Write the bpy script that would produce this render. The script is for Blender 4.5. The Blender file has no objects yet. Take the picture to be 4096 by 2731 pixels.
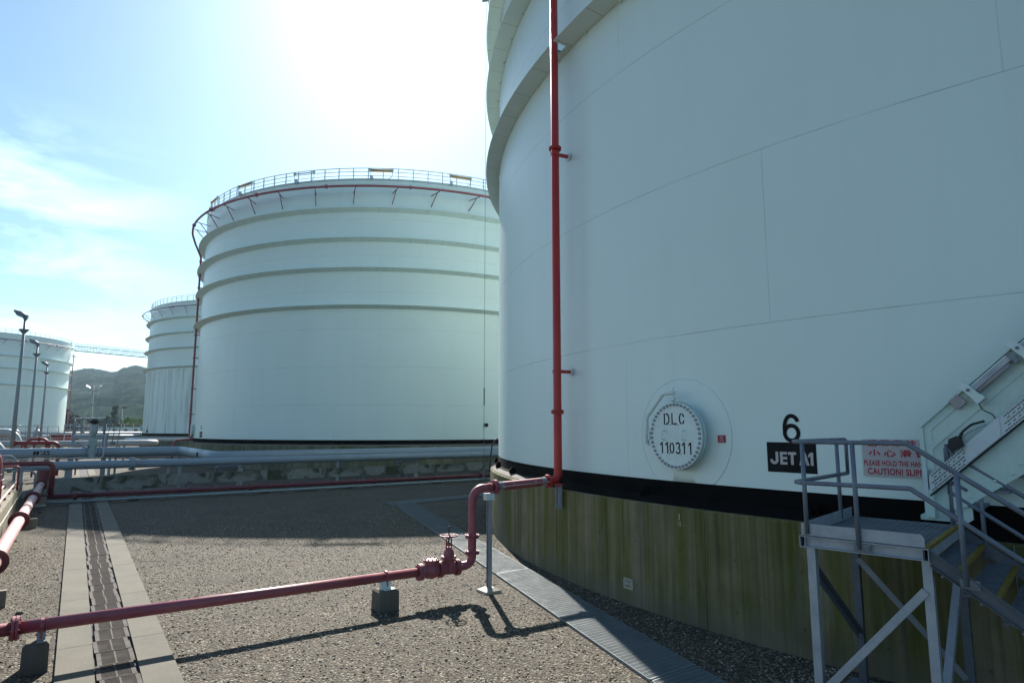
import bpy, math, random
from mathutils import Vector, Matrix, noise as mnoise
random.seed(7)
PI = math.pi
rad = math.radians
sc = bpy.context.scene
COL = sc.collection

# ------------------------------------------------------------------ camera
EYE = 3.3
cam = bpy.data.cameras.new('camera')
cam.sensor_width = 36.0
cam.lens = 22.412
cam.clip_start = 0.1
cam.clip_end = 20000.0
camo = bpy.data.objects.new('camera', cam)
camo.location = (0, 0, EYE)
camo.rotation_euler = (rad(90) + 0.1335, 0, 0)
COL.objects.link(camo)
sc.camera = camo

# ------------------------------------------------------------------ light
SUN_EL = rad(37.6)
SUN_AZ = rad(-10.85)            # from +Y, negative = to the left
sun_dir = Vector((math.sin(SUN_AZ) * math.cos(SUN_EL), math.cos(SUN_AZ) * math.cos(SUN_EL), math.sin(SUN_EL)))
sl = bpy.data.lights.new('sun', 'SUN')
sl.energy = 5.0
sl.angle = rad(0.53)
sl.color = (1.0, 0.955, 0.88)
so = bpy.data.objects.new('sun', sl)
so.rotation_euler = sun_dir.to_track_quat('Z', 'Y').to_euler()
so.location = (0, 0, 60)
COL.objects.link(so)

world = bpy.data.worlds.new('World')
sc.world = world
world.use_nodes = True
wt = world.node_tree
wt.nodes.clear()


def N(nt, kind, **kw):
    n = nt.nodes.new(kind)
    for k, v in kw.items():
        setattr(n, k, v)
    return n


def L(nt, a, b):
    nt.links.new(a, b)


sky = N(wt, 'ShaderNodeTexSky', sky_type='NISHITA')
sky.sun_disc = False
sky.sun_elevation = SUN_EL
sky.sun_rotation = SUN_AZ
sky.altitude = 0
sky.air_density = 1.0
sky.dust_density = 0.7
sky.ozone_density = 1.2
bg = N(wt, 'ShaderNodeBackground')
bg.inputs['Strength'].default_value = 0.066
wo = N(wt, 'ShaderNodeOutputWorld')
# thin cirrus, a few real streaks low in the west part of the sky
tc = N(wt, 'ShaderNodeTexCoord')
mp = N(wt, 'ShaderNodeMapping')
mp.inputs['Rotation'].default_value = (rad(6), rad(-8), rad(38))
mp.inputs['Scale'].default_value = (1.6, 5.0, 13.0)
L(wt, tc.outputs['Generated'], mp.inputs['Vector'])
n1 = N(wt, 'ShaderNodeTexNoise')
n1.inputs['Scale'].default_value = 1.3
n1.inputs['Detail'].default_value = 7
n1.inputs['Roughness'].default_value = 0.6
n1.inputs['Distortion'].default_value = 0.5
L(wt, mp.outputs['Vector'], n1.inputs['Vector'])
r1 = N(wt, 'ShaderNodeValToRGB')
r1.color_ramp.elements[0].position = 0.43
r1.color_ramp.elements[1].position = 0.68
L(wt, n1.outputs['Fac'], r1.inputs['Fac'])
sep = N(wt, 'ShaderNodeSeparateXYZ')
L(wt, tc.outputs['Generated'], sep.inputs['Vector'])
# clouds live in a belt of elevation, thicker towards the left of the view
mrx = N(wt, 'ShaderNodeMapRange')
mrx.inputs['From Min'].default_value = -0.42
mrx.inputs['From Max'].default_value = -0.62
L(wt, sep.outputs['X'], mrx.inputs['Value'])
mrz = N(wt, 'ShaderNodeMapRange')
mrz.inputs['From Min'].default_value = 0.40
mrz.inputs['From Max'].default_value = 0.30
L(wt, sep.outputs['Z'], mrz.inputs['Value'])
m1 = N(wt, 'ShaderNodeMath', operation='MULTIPLY')
m2 = N(wt, 'ShaderNodeMath', operation='MULTIPLY')
L(wt, mrx.outputs['Result'], m1.inputs[0])
L(wt, mrz.outputs['Result'], m1.inputs[1])
L(wt, m1.outputs[0], m2.inputs[0])
L(wt, r1.outputs['Color'], m2.inputs[1])
mx = N(wt, 'ShaderNodeMixRGB')
mx.inputs['Color2'].default_value = (13, 13, 13, 1)
L(wt, m2.outputs[0], mx.inputs['Fac'])
L(wt, sky.outputs['Color'], mx.inputs['Color1'])
wb = N(wt, 'ShaderNodeMixRGB', blend_type='MULTIPLY')
wb.inputs['Fac'].default_value = 1.0
wb.inputs['Color2'].default_value = (0.69, 0.915, 1.0, 1)
L(wt, mx.outputs['Color'], wb.inputs['Color1'])
L(wt, wb.outputs['Color'], bg.inputs['Color'])
L(wt, bg.outputs['Background'], wo.inputs['Surface'])

sc.view_settings.view_transform = 'Standard'
sc.view_settings.look = 'None'
sc.view_settings.exposure = 1.16
sc.view_settings.gamma = 1.0
sc.view_settings.use_curve_mapping = False
sc.cycles.max_bounces = 8
sc.cycles.diffuse_bounces = 3
sc.cycles.glossy_bounces = 3
sc.cycles.transmission_bounces = 2
sc.cycles.volume_bounces = 0
sc.cycles.caustics_reflective = False
sc.cycles.caustics_refractive = False

# ------------------------------------------------------------------ helpers
ROOTLOC = {}


class MB:
    """collects shapes in world coordinates, builds ONE mesh object"""

    def __init__(self):
        self.v, self.f, self.s = [], [], []

    def add(self, vs, fs, smooth=False):
        o = len(self.v)
        self.v += [tuple(x) for x in vs]
        for f in fs:
            self.f.append([i + o for i in f])
            self.s.append(smooth)
        return self

    def box(self, c, size, ax=(1, 0, 0), ay=(0, 1, 0), az=(0, 0, 1)):
        c = Vector(c); ax = Vector(ax) * size[0] / 2; ay = Vector(ay) * size[1] / 2; az = Vector(az) * size[2] / 2
        vs = [c + ax * i + ay * j + az * k for k in (-1, 1) for j in (-1, 1) for i in (-1, 1)]
        return self.add(vs, [(0, 2, 3, 1), (4, 5, 7, 6), (0, 1, 5, 4), (2, 6, 7, 3), (0, 4, 6, 2), (1, 3, 7, 5)])

    def bar(self, a, b, w, h, up=(0, 0, 1)):
        a = Vector(a); b = Vector(b); d = (b - a); ln = d.length; d.normalize()
        side = d.cross(Vector(up))
        if side.length < 1e-4:
            side = d.cross(Vector((1, 0, 0)))
        side.normalize(); u = side.cross(d)
        return self.box((a + b) / 2, (ln, w, h), d, side, u)

    def tube(self, path, r, seg=16, closed=False, caps=True, r1=None):
        P = [Vector(p) for p in path]
        n = len(P)
        t0 = (P[1] - P[0]).normalized()
        u = t0.cross(Vector((0, 0, 1)))
        if u.length < 1e-3:
            u = t0.cross(Vector((1, 0, 0)))
        u.normalize()
        vs = []
        for i, p in enumerate(P):
            if closed:
                t = (P[(i + 1) % n] - P[i - 1]).normalized()
            elif i == 0:
                t = (P[1] - P[0]).normalized()
            elif i == n - 1:
                t = (P[-1] - P[-2]).normalized()
            else:
                t = ((P[i + 1] - p).normalized() + (p - P[i - 1]).normalized()).normalized()
            u = (u - t * u.dot(t)).normalized()
            w = t.cross(u)
            rr = r if r1 is None else r + (r1 - r) * i / (n - 1)
            for k in range(seg):
                a = 2 * PI * k / seg
                vs.append(p + (u * math.cos(a) + w * math.sin(a)) * rr)
        fs = []
        for i in range(n if closed else n - 1):
            j = (i + 1) % n
            for k in range(seg):
                k2 = (k + 1) % seg
                fs.append((i * seg + k, i * seg + k2, j * seg + k2, j * seg + k))
        self.add(vs, fs, True)
        if caps and not closed:
            o = len(self.v) - len(vs)
            self.f.append([o + k for k in range(seg)][::-1]); self.s.append(False)
            self.f.append([o + (n - 1) * seg + k for k in range(seg)]); self.s.append(False)
        return self

    def cyl(self, a, b, r, seg=20, r1=None):
        return self.tube([a, b], r, seg, r1=r1)

    def rev(self, prof, c=(0, 0, 0), axis=(0, 0, 1), seg=48, a0=0.0, a1=2 * PI, smooth=True, ref=None):
        """profile [(radius, height)] turned about an axis"""
        c = Vector(c); az = Vector(axis).normalized()
        if ref is None:
            ref = Vector((1, 0, 0)) if abs(az.x) < 0.9 else Vector((0, 1, 0))
        ax = (Vector(ref) - az * az.dot(Vector(ref))).normalized(); ay = az.cross(ax)
        full = abs(a1 - a0 - 2 * PI) < 1e-6
        m = seg if full else seg + 1
        # split the profile at sharp corners by giving every segment its own ring pair
        for (ra, ha), (rb, hb) in zip(prof[:-1], prof[1:]):
            vs, fs = [], []
            for i in range(m):
                a = a0 + (a1 - a0) * i / seg
                d = ax * math.cos(a) + ay * math.sin(a)
                vs += [c + d * ra + az * ha, c + d * rb + az * hb]
            for i in range(seg):
                j = (i + 1) % m
                fs.append((2 * i, 2 * j, 2 * j + 1, 2 * i + 1))
            self.add(vs, fs, smooth)
        return self

    def prism(self, poly, org, ax, ay, depth):
        """flat polygon in the plane ax/ay, given a thickness along ax x ay"""
        org = Vector(org); ax = Vector(ax).normalized(); ay = Vector(ay).normalized(); nz = ax.cross(ay)
        n = len(poly)
        vs = [org + ax * x + ay * y for x, y in poly] + [org + ax * x + ay * y + nz * depth for x, y in poly]
        fs = [list(range(n))[::-1], [n + i for i in range(n)]]
        fs += [(i, (i + 1) % n, n + (i + 1) % n, n + i) for i in range(n)]
        return self.add(vs, fs)

    def build(self, name, mat, parent=None, mesh=None):
        org = Vector((0, 0, 0))
        if parent is not None:
            org = ROOTLOC.get(parent.name, Vector((0, 0, 0)))
        me = bpy.data.meshes.new(name)
        me.from_pydata([tuple(Vector(v) - org) for v in self.v], [], self.f)
        me.polygons.foreach_set('use_smooth', self.s)
        me.materials.append(mat)
        me.validate(); me.update()
        o = bpy.data.objects.new(name, me)
        COL.objects.link(o)
        if parent is not None:
            o.parent = parent
            ROOTLOC[o.name] = org
        return o


def tag(o, label=None, cat=None, group=None, kind=None):
    if label: o['label'] = label
    if cat: o['category'] = cat
    if group: o['group'] = group
    if kind: o['kind'] = kind
    return o


def thing(name, label, cat, loc=(0, 0, 0), group=None):
    o = bpy.data.objects.new(name, None)
    COL.objects.link(o)
    o.location = loc
    o.empty_display_size = 0.2
    ROOTLOC[o.name] = Vector(loc)
    return tag(o, label, cat, group)


def copy_tree(o, parent=None):
    c = o.copy(); COL.objects.link(c)
    if parent is not None: c.parent = parent
    for ch in list(o.children):
        copy_tree(ch, c)
    return c


def fillet(pts, r, n=8):
    """round the corners of a polyline"""
    P = [Vector(p) for p in pts]
    out = [P[0]]
    for i in range(1, len(P) - 1):
        a = (P[i - 1] - P[i]); b = (P[i + 1] - P[i])
        la, lb = a.length, b.length
        a.normalize(); b.normalize()
        ang = a.angle(b)
        if ang > PI - 0.02:
            out.append(P[i]); continue
        t = min(r / math.tan(ang / 2), la * 0.49, lb * 0.49)
        rr = t * math.tan(ang / 2)
        p0 = P[i] + a * t; p1 = P[i] + b * t
        cen = P[i] + (a + b).normalized() * (rr / math.sin(ang / 2))
        u = (p0 - cen); w = (p1 - cen)
        tot = u.angle(w)
        for k in range(n + 1):
            s = k / n
            q = (u * math.sin((1 - s) * tot) + w * math.sin(s * tot)) / math.sin(tot)
            out.append(cen + q)
    out.append(P[-1])
    return out


def text_polys(s, size, bold=0.0, spacing=1.0, align='CENTER', sx=1.0, depth=0.0):
    cu = bpy.data.curves.new('lettering', 'FONT')
    cu.body = s; cu.size = size; cu.offset = bold; cu.space_character = spacing
    cu.align_x = align; cu.align_y = 'CENTER'; cu.extrude = depth; cu.resolution_u = 4
    ob = bpy.data.objects.new('lettering', cu)
    COL.objects.link(ob)
    dg = bpy.context.evaluated_depsgraph_get()
    dg.update()
    me = bpy.data.meshes.new_from_object(ob.evaluated_get(dg))
    vs = [(v.co.x * sx, v.co.y, v.co.z) for v in me.vertices]
    fs = [list(p.vertices) for p in me.polygons]
    bpy.data.objects.remove(ob); bpy.data.curves.remove(cu); bpy.data.meshes.remove(me)
    return vs, fs


# site axes: U runs away from the viewer along the drain, V across along the pipes
A35 = rad(35)
UU = Vector((-math.sin(A35), math.cos(A35), 0))
VV = Vector((math.cos(A35), math.sin(A35), 0))
ZZ = Vector((0, 0, 1))


def W(p, q, z=0.0):
    return VV * p + UU * q + ZZ * z


# ------------------------------------------------------------------ materials
def new_mat(name):
    m = bpy.data.materials.new(name)
    m.use_nodes = True
    nt = m.node_tree
    b = nt.nodes['Principled BSDF']
    return m, nt, b


def rgb(c):
    return (c[0], c[1], c[2], 1)


def mixc(nt, fac, c1, c2):
    n = N(nt, 'ShaderNodeMixRGB')
    for sock, val in (('Color1', c1), ('Color2', c2)):
        if isinstance(val, tuple): n.inputs[sock].default_value = rgb(val)
        else: L(nt, val, n.inputs[sock])
    if isinstance(fac, float): n.inputs['Fac'].default_value = fac
    else: L(nt, fac, n.inputs['Fac'])
    return n.outputs['Color']


def noise(nt, scale, detail=4, rough=0.55, vec=None, stretch=None, dist=0.0):
    t = N(nt, 'ShaderNodeTexNoise')
    t.inputs['Scale'].default_value = scale
    t.inputs['Detail'].default_value = detail
    t.inputs['Roughness'].default_value = rough
    t.inputs['Distortion'].default_value = dist
    if vec is None:
        tcn = N(nt, 'ShaderNodeTexCoord'); vec = tcn.outputs['Object']
    if stretch:
        m = N(nt, 'ShaderNodeMapping'); m.inputs['Scale'].default_value = stretch
        L(nt, vec, m.inputs['Vector']); vec = m.outputs['Vector']
    L(nt, vec, t.inputs['Vector'])
    return t.outputs['Fac']


def ramp(nt, fac, p0, p1, c0=(0, 0, 0), c1=(1, 1, 1)):
    r = N(nt, 'ShaderNodeValToRGB')
    r.color_ramp.elements[0].position = p0; r.color_ramp.elements[1].position = p1
    r.color_ramp.elements[0].color = rgb(c0); r.color_ramp.elements[1].color = rgb(c1)
    L(nt, fac, r.inputs['Fac'])
    return r.outputs['Color']


def math1(nt, op, a, b=None, c=None):
    n = N(nt, 'ShaderNodeMath', operation=op)
    for i, x in enumerate((a, b, c)):
        if x is None: continue
        if isinstance(x, (int, float)): n.inputs[i].default_value = x
        else: L(nt, x, n.inputs[i])
    return n.outputs[0]


def bump(nt, b, h, strength=0.3, dist=0.02):
    n = N(nt, 'ShaderNodeBump')
    n.inputs['Strength'].default_value = strength
    n.inputs['Distance'].default_value = dist
    L(nt, h, n.inputs['Height'])
    L(nt, n.outputs['Normal'], b.inputs['Normal'])


def paint(name, c, rough=0.4, metal=0.0, var=0.18, scale=2.0, c2=None, bumps=0.0, stretch=None, spec=0.5):
    m, nt, b = new_mat(name)
    d = c2 or tuple(x * (1 - var) for x in c)
    f = ramp(nt, noise(nt, scale, 6, 0.62, stretch=stretch), 0.33, 0.68)
    f2 = ramp(nt, noise(nt, scale * 9, 3, 0.6), 0.42, 0.75)
    col = mixc(nt, f, c, d)
    col = mixc(nt, math1(nt, 'MULTIPLY', f2, 0.35), col, tuple(x * 0.8 for x in d))
    L(nt, col, b.inputs['Base Color'])
    b.inputs['Roughness'].default_value = rough
    L(nt, math1(nt, 'MULTIPLY_ADD', f, 0.18, rough - 0.06), b.inputs['Roughness'])
    b.inputs['Metallic'].default_value = metal
    b.inputs['Specular IOR Level'].default_value = spec
    if bumps:
        bump(nt, b, noise(nt, scale * 20, 3), bumps, 0.004)
    return m


SHELL_R = 20.6


def white_shell(name, grime=0.0, base=(0.68, 0.80, 0.765)):
    """painted tank plates with weld seams and faint wash streaks"""
    m, nt, b = new_mat(name)
    tcn = N(nt, 'ShaderNodeTexCoord')
    ob = tcn.outputs['Object']
    s = N(nt, 'ShaderNodeSeparateXYZ'); L(nt, ob, s.inputs['Vector'])
    x, y, z = s.outputs
    th = math1(nt, 'MULTIPLY', math1(nt, 'ARCTAN2', y, x), 180 / PI)
    crs = math1(nt, 'DIVIDE', math1(nt, 'SUBTRACT', z, 2.031), 2.9503)      # course number
    cfl = math1(nt, 'FLOOR', crs)
    fr = math1(nt, 'FRACT', crs)
    hz = math1(nt, 'MINIMUM', fr, math1(nt, 'SUBTRACT', 1.0, fr))
    hmask = math1(nt, 'LESS_THAN', hz, 0.0026)
    # vertical joints every 27.37 degrees, staggered a third per course
    t2 = math1(nt, 'ADD', th, 140.67 + 27.37 * 10)
    t3 = math1(nt, 'SUBTRACT', t2, math1(nt, 'MULTIPLY', math1(nt, 'SUBTRACT', cfl, 1.0), 9.123))
    fv = math1(nt, 'FRACT', math1(nt, 'DIVIDE', t3, 27.37))
    vz = math1(nt, 'MINIMUM', fv, math1(nt, 'SUBTRACT', 1.0, fv))
    vmask = math1(nt, 'LESS_THAN', vz, 0.00075)
    brk = ramp(nt, noise(nt, 0.9, 3, vec=ob), 0.35, 0.6, (0.35, 0.35, 0.35), (1, 1, 1))
    seam = math1(nt, 'MULTIPLY', math1(nt, 'MAXIMUM', hmask, math1(nt, 'MULTIPLY', vmask, 0.6)), brk)
    big = ramp(nt, noise(nt, 0.25, 4, vec=ob), 0.3, 0.75)
    col = mixc(nt, big, base, tuple(k * 0.95 for k in base))
    st = ramp(nt, noise(nt, 1.0, 5, 0.6, vec=ob, stretch=(2.2, 2.2, 0.05)), 0.5, 0.8)
    col = mixc(nt, math1(nt, 'MULTIPLY', st, 0.12), col, (0.5, 0.52, 0.5))
    if grime:
        g = ramp(nt, noise(nt, 1.0, 6, 0.65, vec=ob, stretch=(1.6, 1.6, 0.10)), 0.47, 0.74)
        gz = math1(nt, 'MULTIPLY', math1(nt, 'LESS_THAN', z, 12.3), math1(nt, 'MULTIPLY', g, grime))
        col = mixc(nt, gz, col, (0.22, 0.23, 0.21))
    col = mixc(nt, math1(nt, 'MULTIPLY', seam, 0.55), col, (0.17, 0.19, 0.18))
    L(nt, col, b.inputs['Base Color'])
    b.inputs['Roughness'].default_value = 0.38
    # plates bulge a little between the welds
    h = math1(nt, 'ADD', noise(nt, 0.35, 2, vec=ob), math1(nt, 'MULTIPLY', seam, -0.02))
    bump(nt, b, h, 0.22, 0.12)
    return m


def girder_mat():
    m, nt, b = new_mat('girder_paint')
    tcn = N(nt, 'ShaderNodeTexCoord')
    s = N(nt, 'ShaderNodeSeparateXYZ'); L(nt, tcn.outputs['Object'], s.inputs['Vector'])
    th = math1(nt, 'ARCTAN2', s.outputs[1], s.outputs[0])
    fv = math1(nt, 'FRACT', math1(nt, 'MULTIPLY', th, 100 / (2 * PI) * 1.0))
    vm = math1(nt, 'LESS_THAN', fv, 0.02)
    col = mixc(nt, ramp(nt, noise(nt, 1.3, 4), 0.35, 0.7), (0.70, 0.83, 0.79), (0.64, 0.77, 0.73))
    col = mixc(nt, math1(nt, 'MULTIPLY', vm, 0.45), col, (0.2, 0.2, 0.18))
    L(nt, col, b.inputs['Base Color'])
    b.inputs['Roughness'].default_value = 0.55
    return m


def moss_concrete(name, base=(0.28, 0.235, 0.145), moss=(0.092, 0.102, 0.008), dark=(0.030, 0.026, 0.012), amount=0.45, hs=2.6):
    m, nt, b = new_mat(name)
    tcn = N(nt, 'ShaderNodeTexCoord'); ob = tcn.outputs['Object']
    st = noise(nt, 1.0, 6, 0.62, vec=ob, stretch=(hs, hs, 0.16))
    st2 = noise(nt, 1.0, 5, 0.6, vec=ob, stretch=(hs * 5.5, hs * 5.5, 0.20))
    st3 = noise(nt, 1.0, 4, 0.6, vec=ob, stretch=(hs * 0.5, hs * 0.5, 0.3))
    col = mixc(nt, ramp(nt, noise(nt, 2.2, 6, 0.6, vec=ob), 0.3, 0.7), base, tuple(k * 0.7 for k in base))
    col = mixc(nt, math1(nt, 'MULTIPLY', ramp(nt, st, 0.5 - amount * 0.25, 0.62), 0.85), col, moss)
    col = mixc(nt, math1(nt, 'MULTIPLY', ramp(nt, st2, 0.46, 0.72), 0.55), col, dark)
    col = mixc(nt, math1(nt, 'MULTIPLY', ramp(nt, st3, 0.5, 0.7), 0.45), col, tuple(k * 0.55 for k in moss))
    col = mixc(nt, math1(nt, 'MULTIPLY', ramp(nt, noise(nt, 30, 3, vec=ob), 0.62, 0.72), 0.4), col, dark)
    # paler washed patches, and a cleaner foot where rain splashes
    pal = ramp(nt, noise(nt, 1.0, 5, 0.62, vec=ob, stretch=(1.3, 1.3, 0.22)), 0.55, 0.68)
    col = mixc(nt, math1(nt, 'MULTIPLY', pal, 0.6), col, (base[0] * 0.78, base[1] * 0.90, base[2] * 1.25))
    s = N(nt, 'ShaderNodeSeparateXYZ'); L(nt, ob, s.inputs['Vector'])
    ft = math1(nt, 'ADD', s.outputs[2], math1(nt, 'MULTIPLY_ADD', noise(nt, 1.7, 4, vec=ob), 0.7, -0.35))
    foot = ramp(nt, ft, 0.12, 0.50, (1, 1, 1), (0, 0, 0))
    col = mixc(nt, math1(nt, 'MULTIPLY', foot, 0.5), col, (base[1] * 0.70, base[1] * 0.62, base[1] * 0.50))
    damp = ramp(nt, noise(nt, 0.35, 4, 0.6, vec=ob), 0.42, 0.64)
    col = mixc(nt, math1(nt, 'MULTIPLY', damp, 0.35), col, tuple(k * 1.1 for k in dark))
    # pour joints and tie holes
    th = math1(nt, 'MULTIPLY', math1(nt, 'ARCTAN2', s.outputs[1], s.outputs[0]), 180 / PI / 9.0)
    jf = math1(nt, 'FRACT', math1(nt, 'ADD', th, math1(nt, 'MULTIPLY', noise(nt, 0.8, 3, vec=ob), 0.01)))
    joint = math1(nt, 'LESS_THAN', jf, 0.0035)
    col = mixc(nt, math1(nt, 'MULTIPLY', joint, 0.7), col, tuple(k * 0.5 for k in dark))
    tf = math1(nt, 'ABSOLUTE', math1(nt, 'SUBTRACT', math1(nt, 'FRACT', math1(nt, 'MULTIPLY', th, 3.0)), 0.5))
    tz = math1(nt, 'ABSOLUTE', math1(nt, 'SUBTRACT', math1(nt, 'FRACT', math1(nt, 'MULTIPLY', s.outputs[2], 1.25)), 0.5))
    hole = math1(nt, 'LESS_THAN', math1(nt, 'ADD', math1(nt, 'MULTIPLY', tf, 1.09), math1(nt, 'MULTIPLY', tz, 0.8)), 0.028)
    col = mixc(nt, math1(nt, 'MULTIPLY', hole, 0.4), col, tuple(k * 0.6 for k in dark))
    L(nt, col, b.inputs['Base Color'])
    b.inputs['Roughness'].default_value = 0.9
    b.inputs['Specular IOR Level'].default_value = 0.2
    bump(nt, b, noise(nt, 24, 5, vec=ob), 0.25, 0.01)
    return m


def gravel():
    m, nt, b = new_mat('gravel')
    tcn = N(nt, 'ShaderNodeTexCoord'); ob = tcn.outputs['Object']
    wob = N(nt, 'ShaderNodeTexNoise'); wob.inputs['Scale'].default_value = 14; wob.inputs['Detail'].default_value = 2
    L(nt, ob, wob.inputs['Vector'])
    va = N(nt, 'ShaderNodeVectorMath', operation='MULTIPLY_ADD')
    L(nt, wob.outputs['Color'], va.inputs[0]); va.inputs[1].default_value = (0.05, 0.05, 0.0); L(nt, ob, va.inputs[2])
    v1 = N(nt, 'ShaderNodeTexVoronoi'); v1.inputs['Scale'].default_value = 30; v1.inputs['Randomness'].default_value = 1
    L(nt, va.outputs[0], v1.inputs['Vector'])
    cs = N(nt, 'ShaderNodeSeparateXYZ'); L(nt, v1.outputs['Color'], cs.inputs['Vector'])
    c = mixc(nt, cs.outputs[0], (0.180, 0.150, 0.104), (0.056, 0.046, 0.031))
    c = mixc(nt, ramp(nt, cs.outputs[1], 0.66, 0.92), c, (0.40, 0.365, 0.285))
    c = mixc(nt, ramp(nt, cs.outputs[2], 0.75, 0.95), c, (0.12, 0.075, 0.045))
    patch = ramp(nt, noise(nt, 0.5, 5, 0.6, vec=ob), 0.35, 0.7)
    c = mixc(nt, math1(nt, 'MULTIPLY', patch, 0.42), c, (0.060, 0.052, 0.038))
    rust = ramp(nt, noise(nt, 0.9, 3, 0.6, vec=ob), 0.64, 0.76)
    c = mixc(nt, math1(nt, 'MULTIPLY', rust, 0.25), c, (0.15, 0.08, 0.045))
    gap = ramp(nt, v1.outputs['Distance'], 0.32, 0.62)  # self-shadow between the stones, painted into the colour
    c = mixc(nt, math1(nt, 'MULTIPLY', gap, 0.7), c, (0.018, 0.016, 0.014))
    L(nt, c, b.inputs['Base Color'])
    b.inputs['Roughness'].default_value = 0.85
    b.inputs['Specular IOR Level'].default_value = 0.25
    h = math1(nt, 'SUBTRACT', 1.0, v1.outputs['Distance'])
    tilt = math1(nt, 'MULTIPLY_ADD', cs.outputs[0], 0.5, h)
    bump(nt, b, tilt, 0.9, 0.028)
    return m


def slab_concrete(name, c=(0.135, 0.122, 0.093), scale=1.2):
    m, nt, b = new_mat(name)
    f = ramp(nt, noise(nt, scale, 7, 0.65), 0.3, 0.72)
    col = mixc(nt, f, c, tuple(k * 0.68 for k in c))
    col = mixc(nt, ramp(nt, noise(nt, 60, 2), 0.66, 0.74), col, (0.42, 0.4, 0.36))
    col = mixc(nt, math1(nt, 'MULTIPLY', ramp(nt, noise(nt, 35, 3), 0.62, 0.7), 0.5), col, (0.08, 0.07, 0.06))
    L(nt, col, b.inputs['Base Color'])
    b.inputs['Roughness'].default_value = 0.92
    bump(nt, b, noise(nt, 45, 4), 0.3, 0.006)
    return m


def stained_panel():
    """precast panel with big diagonal moss stains"""
    m, nt, b = new_mat('stained_precast')
    tcn = N(nt, 'ShaderNodeTexCoord'); ob = tcn.outputs['Object']
    mp_ = N(nt, 'ShaderNodeMapping')
    mp_.inputs['Rotation'].default_value = (rad(20), rad(38), 0)
    mp_.inputs['Scale'].default_value = (0.75, 0.75, 1.1)
    L(nt, ob, mp_.inputs['Vector'])
    f = ramp(nt, noise(nt, 1.0, 7, 0.6, vec=mp_.outputs['Vector'], dist=0.9), 0.45, 0.56)
    col = mixc(nt, f, (0.235, 0.25, 0.235), (0.036, 0.038, 0.018))
    g = ramp(nt, noise(nt, 6, 5, 0.6, vec=ob), 0.3, 0.75)
    col = mixc(nt, math1(nt, 'MULTIPLY', g, 0.5), col, (0.10, 0.105, 0.085))
    L(nt, col, b.inputs['Base Color'])
    b.inputs['Roughness'].default_value = 0.92
    bump(nt, b, noise(nt, 20, 5, vec=ob), 0.3, 0.012)
    return m


def foliage(name, c, c2, rough=0.75):
    m, nt, b = new_mat(name)
    col = mixc(nt, ramp(nt, noise(nt, 1.1, 4), 0.35, 0.65), c, c2)
    L(nt, col, b.inputs['Base Color'])
    b.inputs['Roughness'].default_value = rough
    b.inputs['Specular IOR Level'].default_value = 0.15
    return m


def hill_mat():
    m, nt, b = new_mat('hill_forest')
    tcn = N(nt, 'ShaderNodeTexCoord'); ob = tcn.outputs['Object']
    v = N(nt, 'ShaderNodeTexVoronoi'); v.inputs['Scale'].default_value = 0.065
    L(nt, ob, v.inputs['Vector'])
    cs = N(nt, 'ShaderNodeSeparateXYZ'); L(nt, v.outputs['Color'], cs.inputs['Vector'])
    col = mixc(nt, cs.outputs[0], (0.022, 0.043, 0.034), (0.046, 0.068, 0.044))
    col = mixc(nt, ramp(nt, noise(nt, 0.045, 6, 0.7, vec=ob), 0.44, 0.56), col, (0.008, 0.019, 0.018))
    col = mixc(nt, math1(nt, 'MULTIPLY', ramp(nt, v.outputs['Distance'], 0.3, 0.9), 0.6), col, (0.010, 0.018, 0.014))
    L(nt, col, b.inputs['Base Color'])
    b.inputs['Roughness'].default_value = 0.9
    b.inputs['Specular IOR Level'].default_value = 0.0
    bump(nt, b, math1(nt, 'SUBTRACT', 1.0, v.outputs['Distance']), 0.6, 2.0)
    return m


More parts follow.
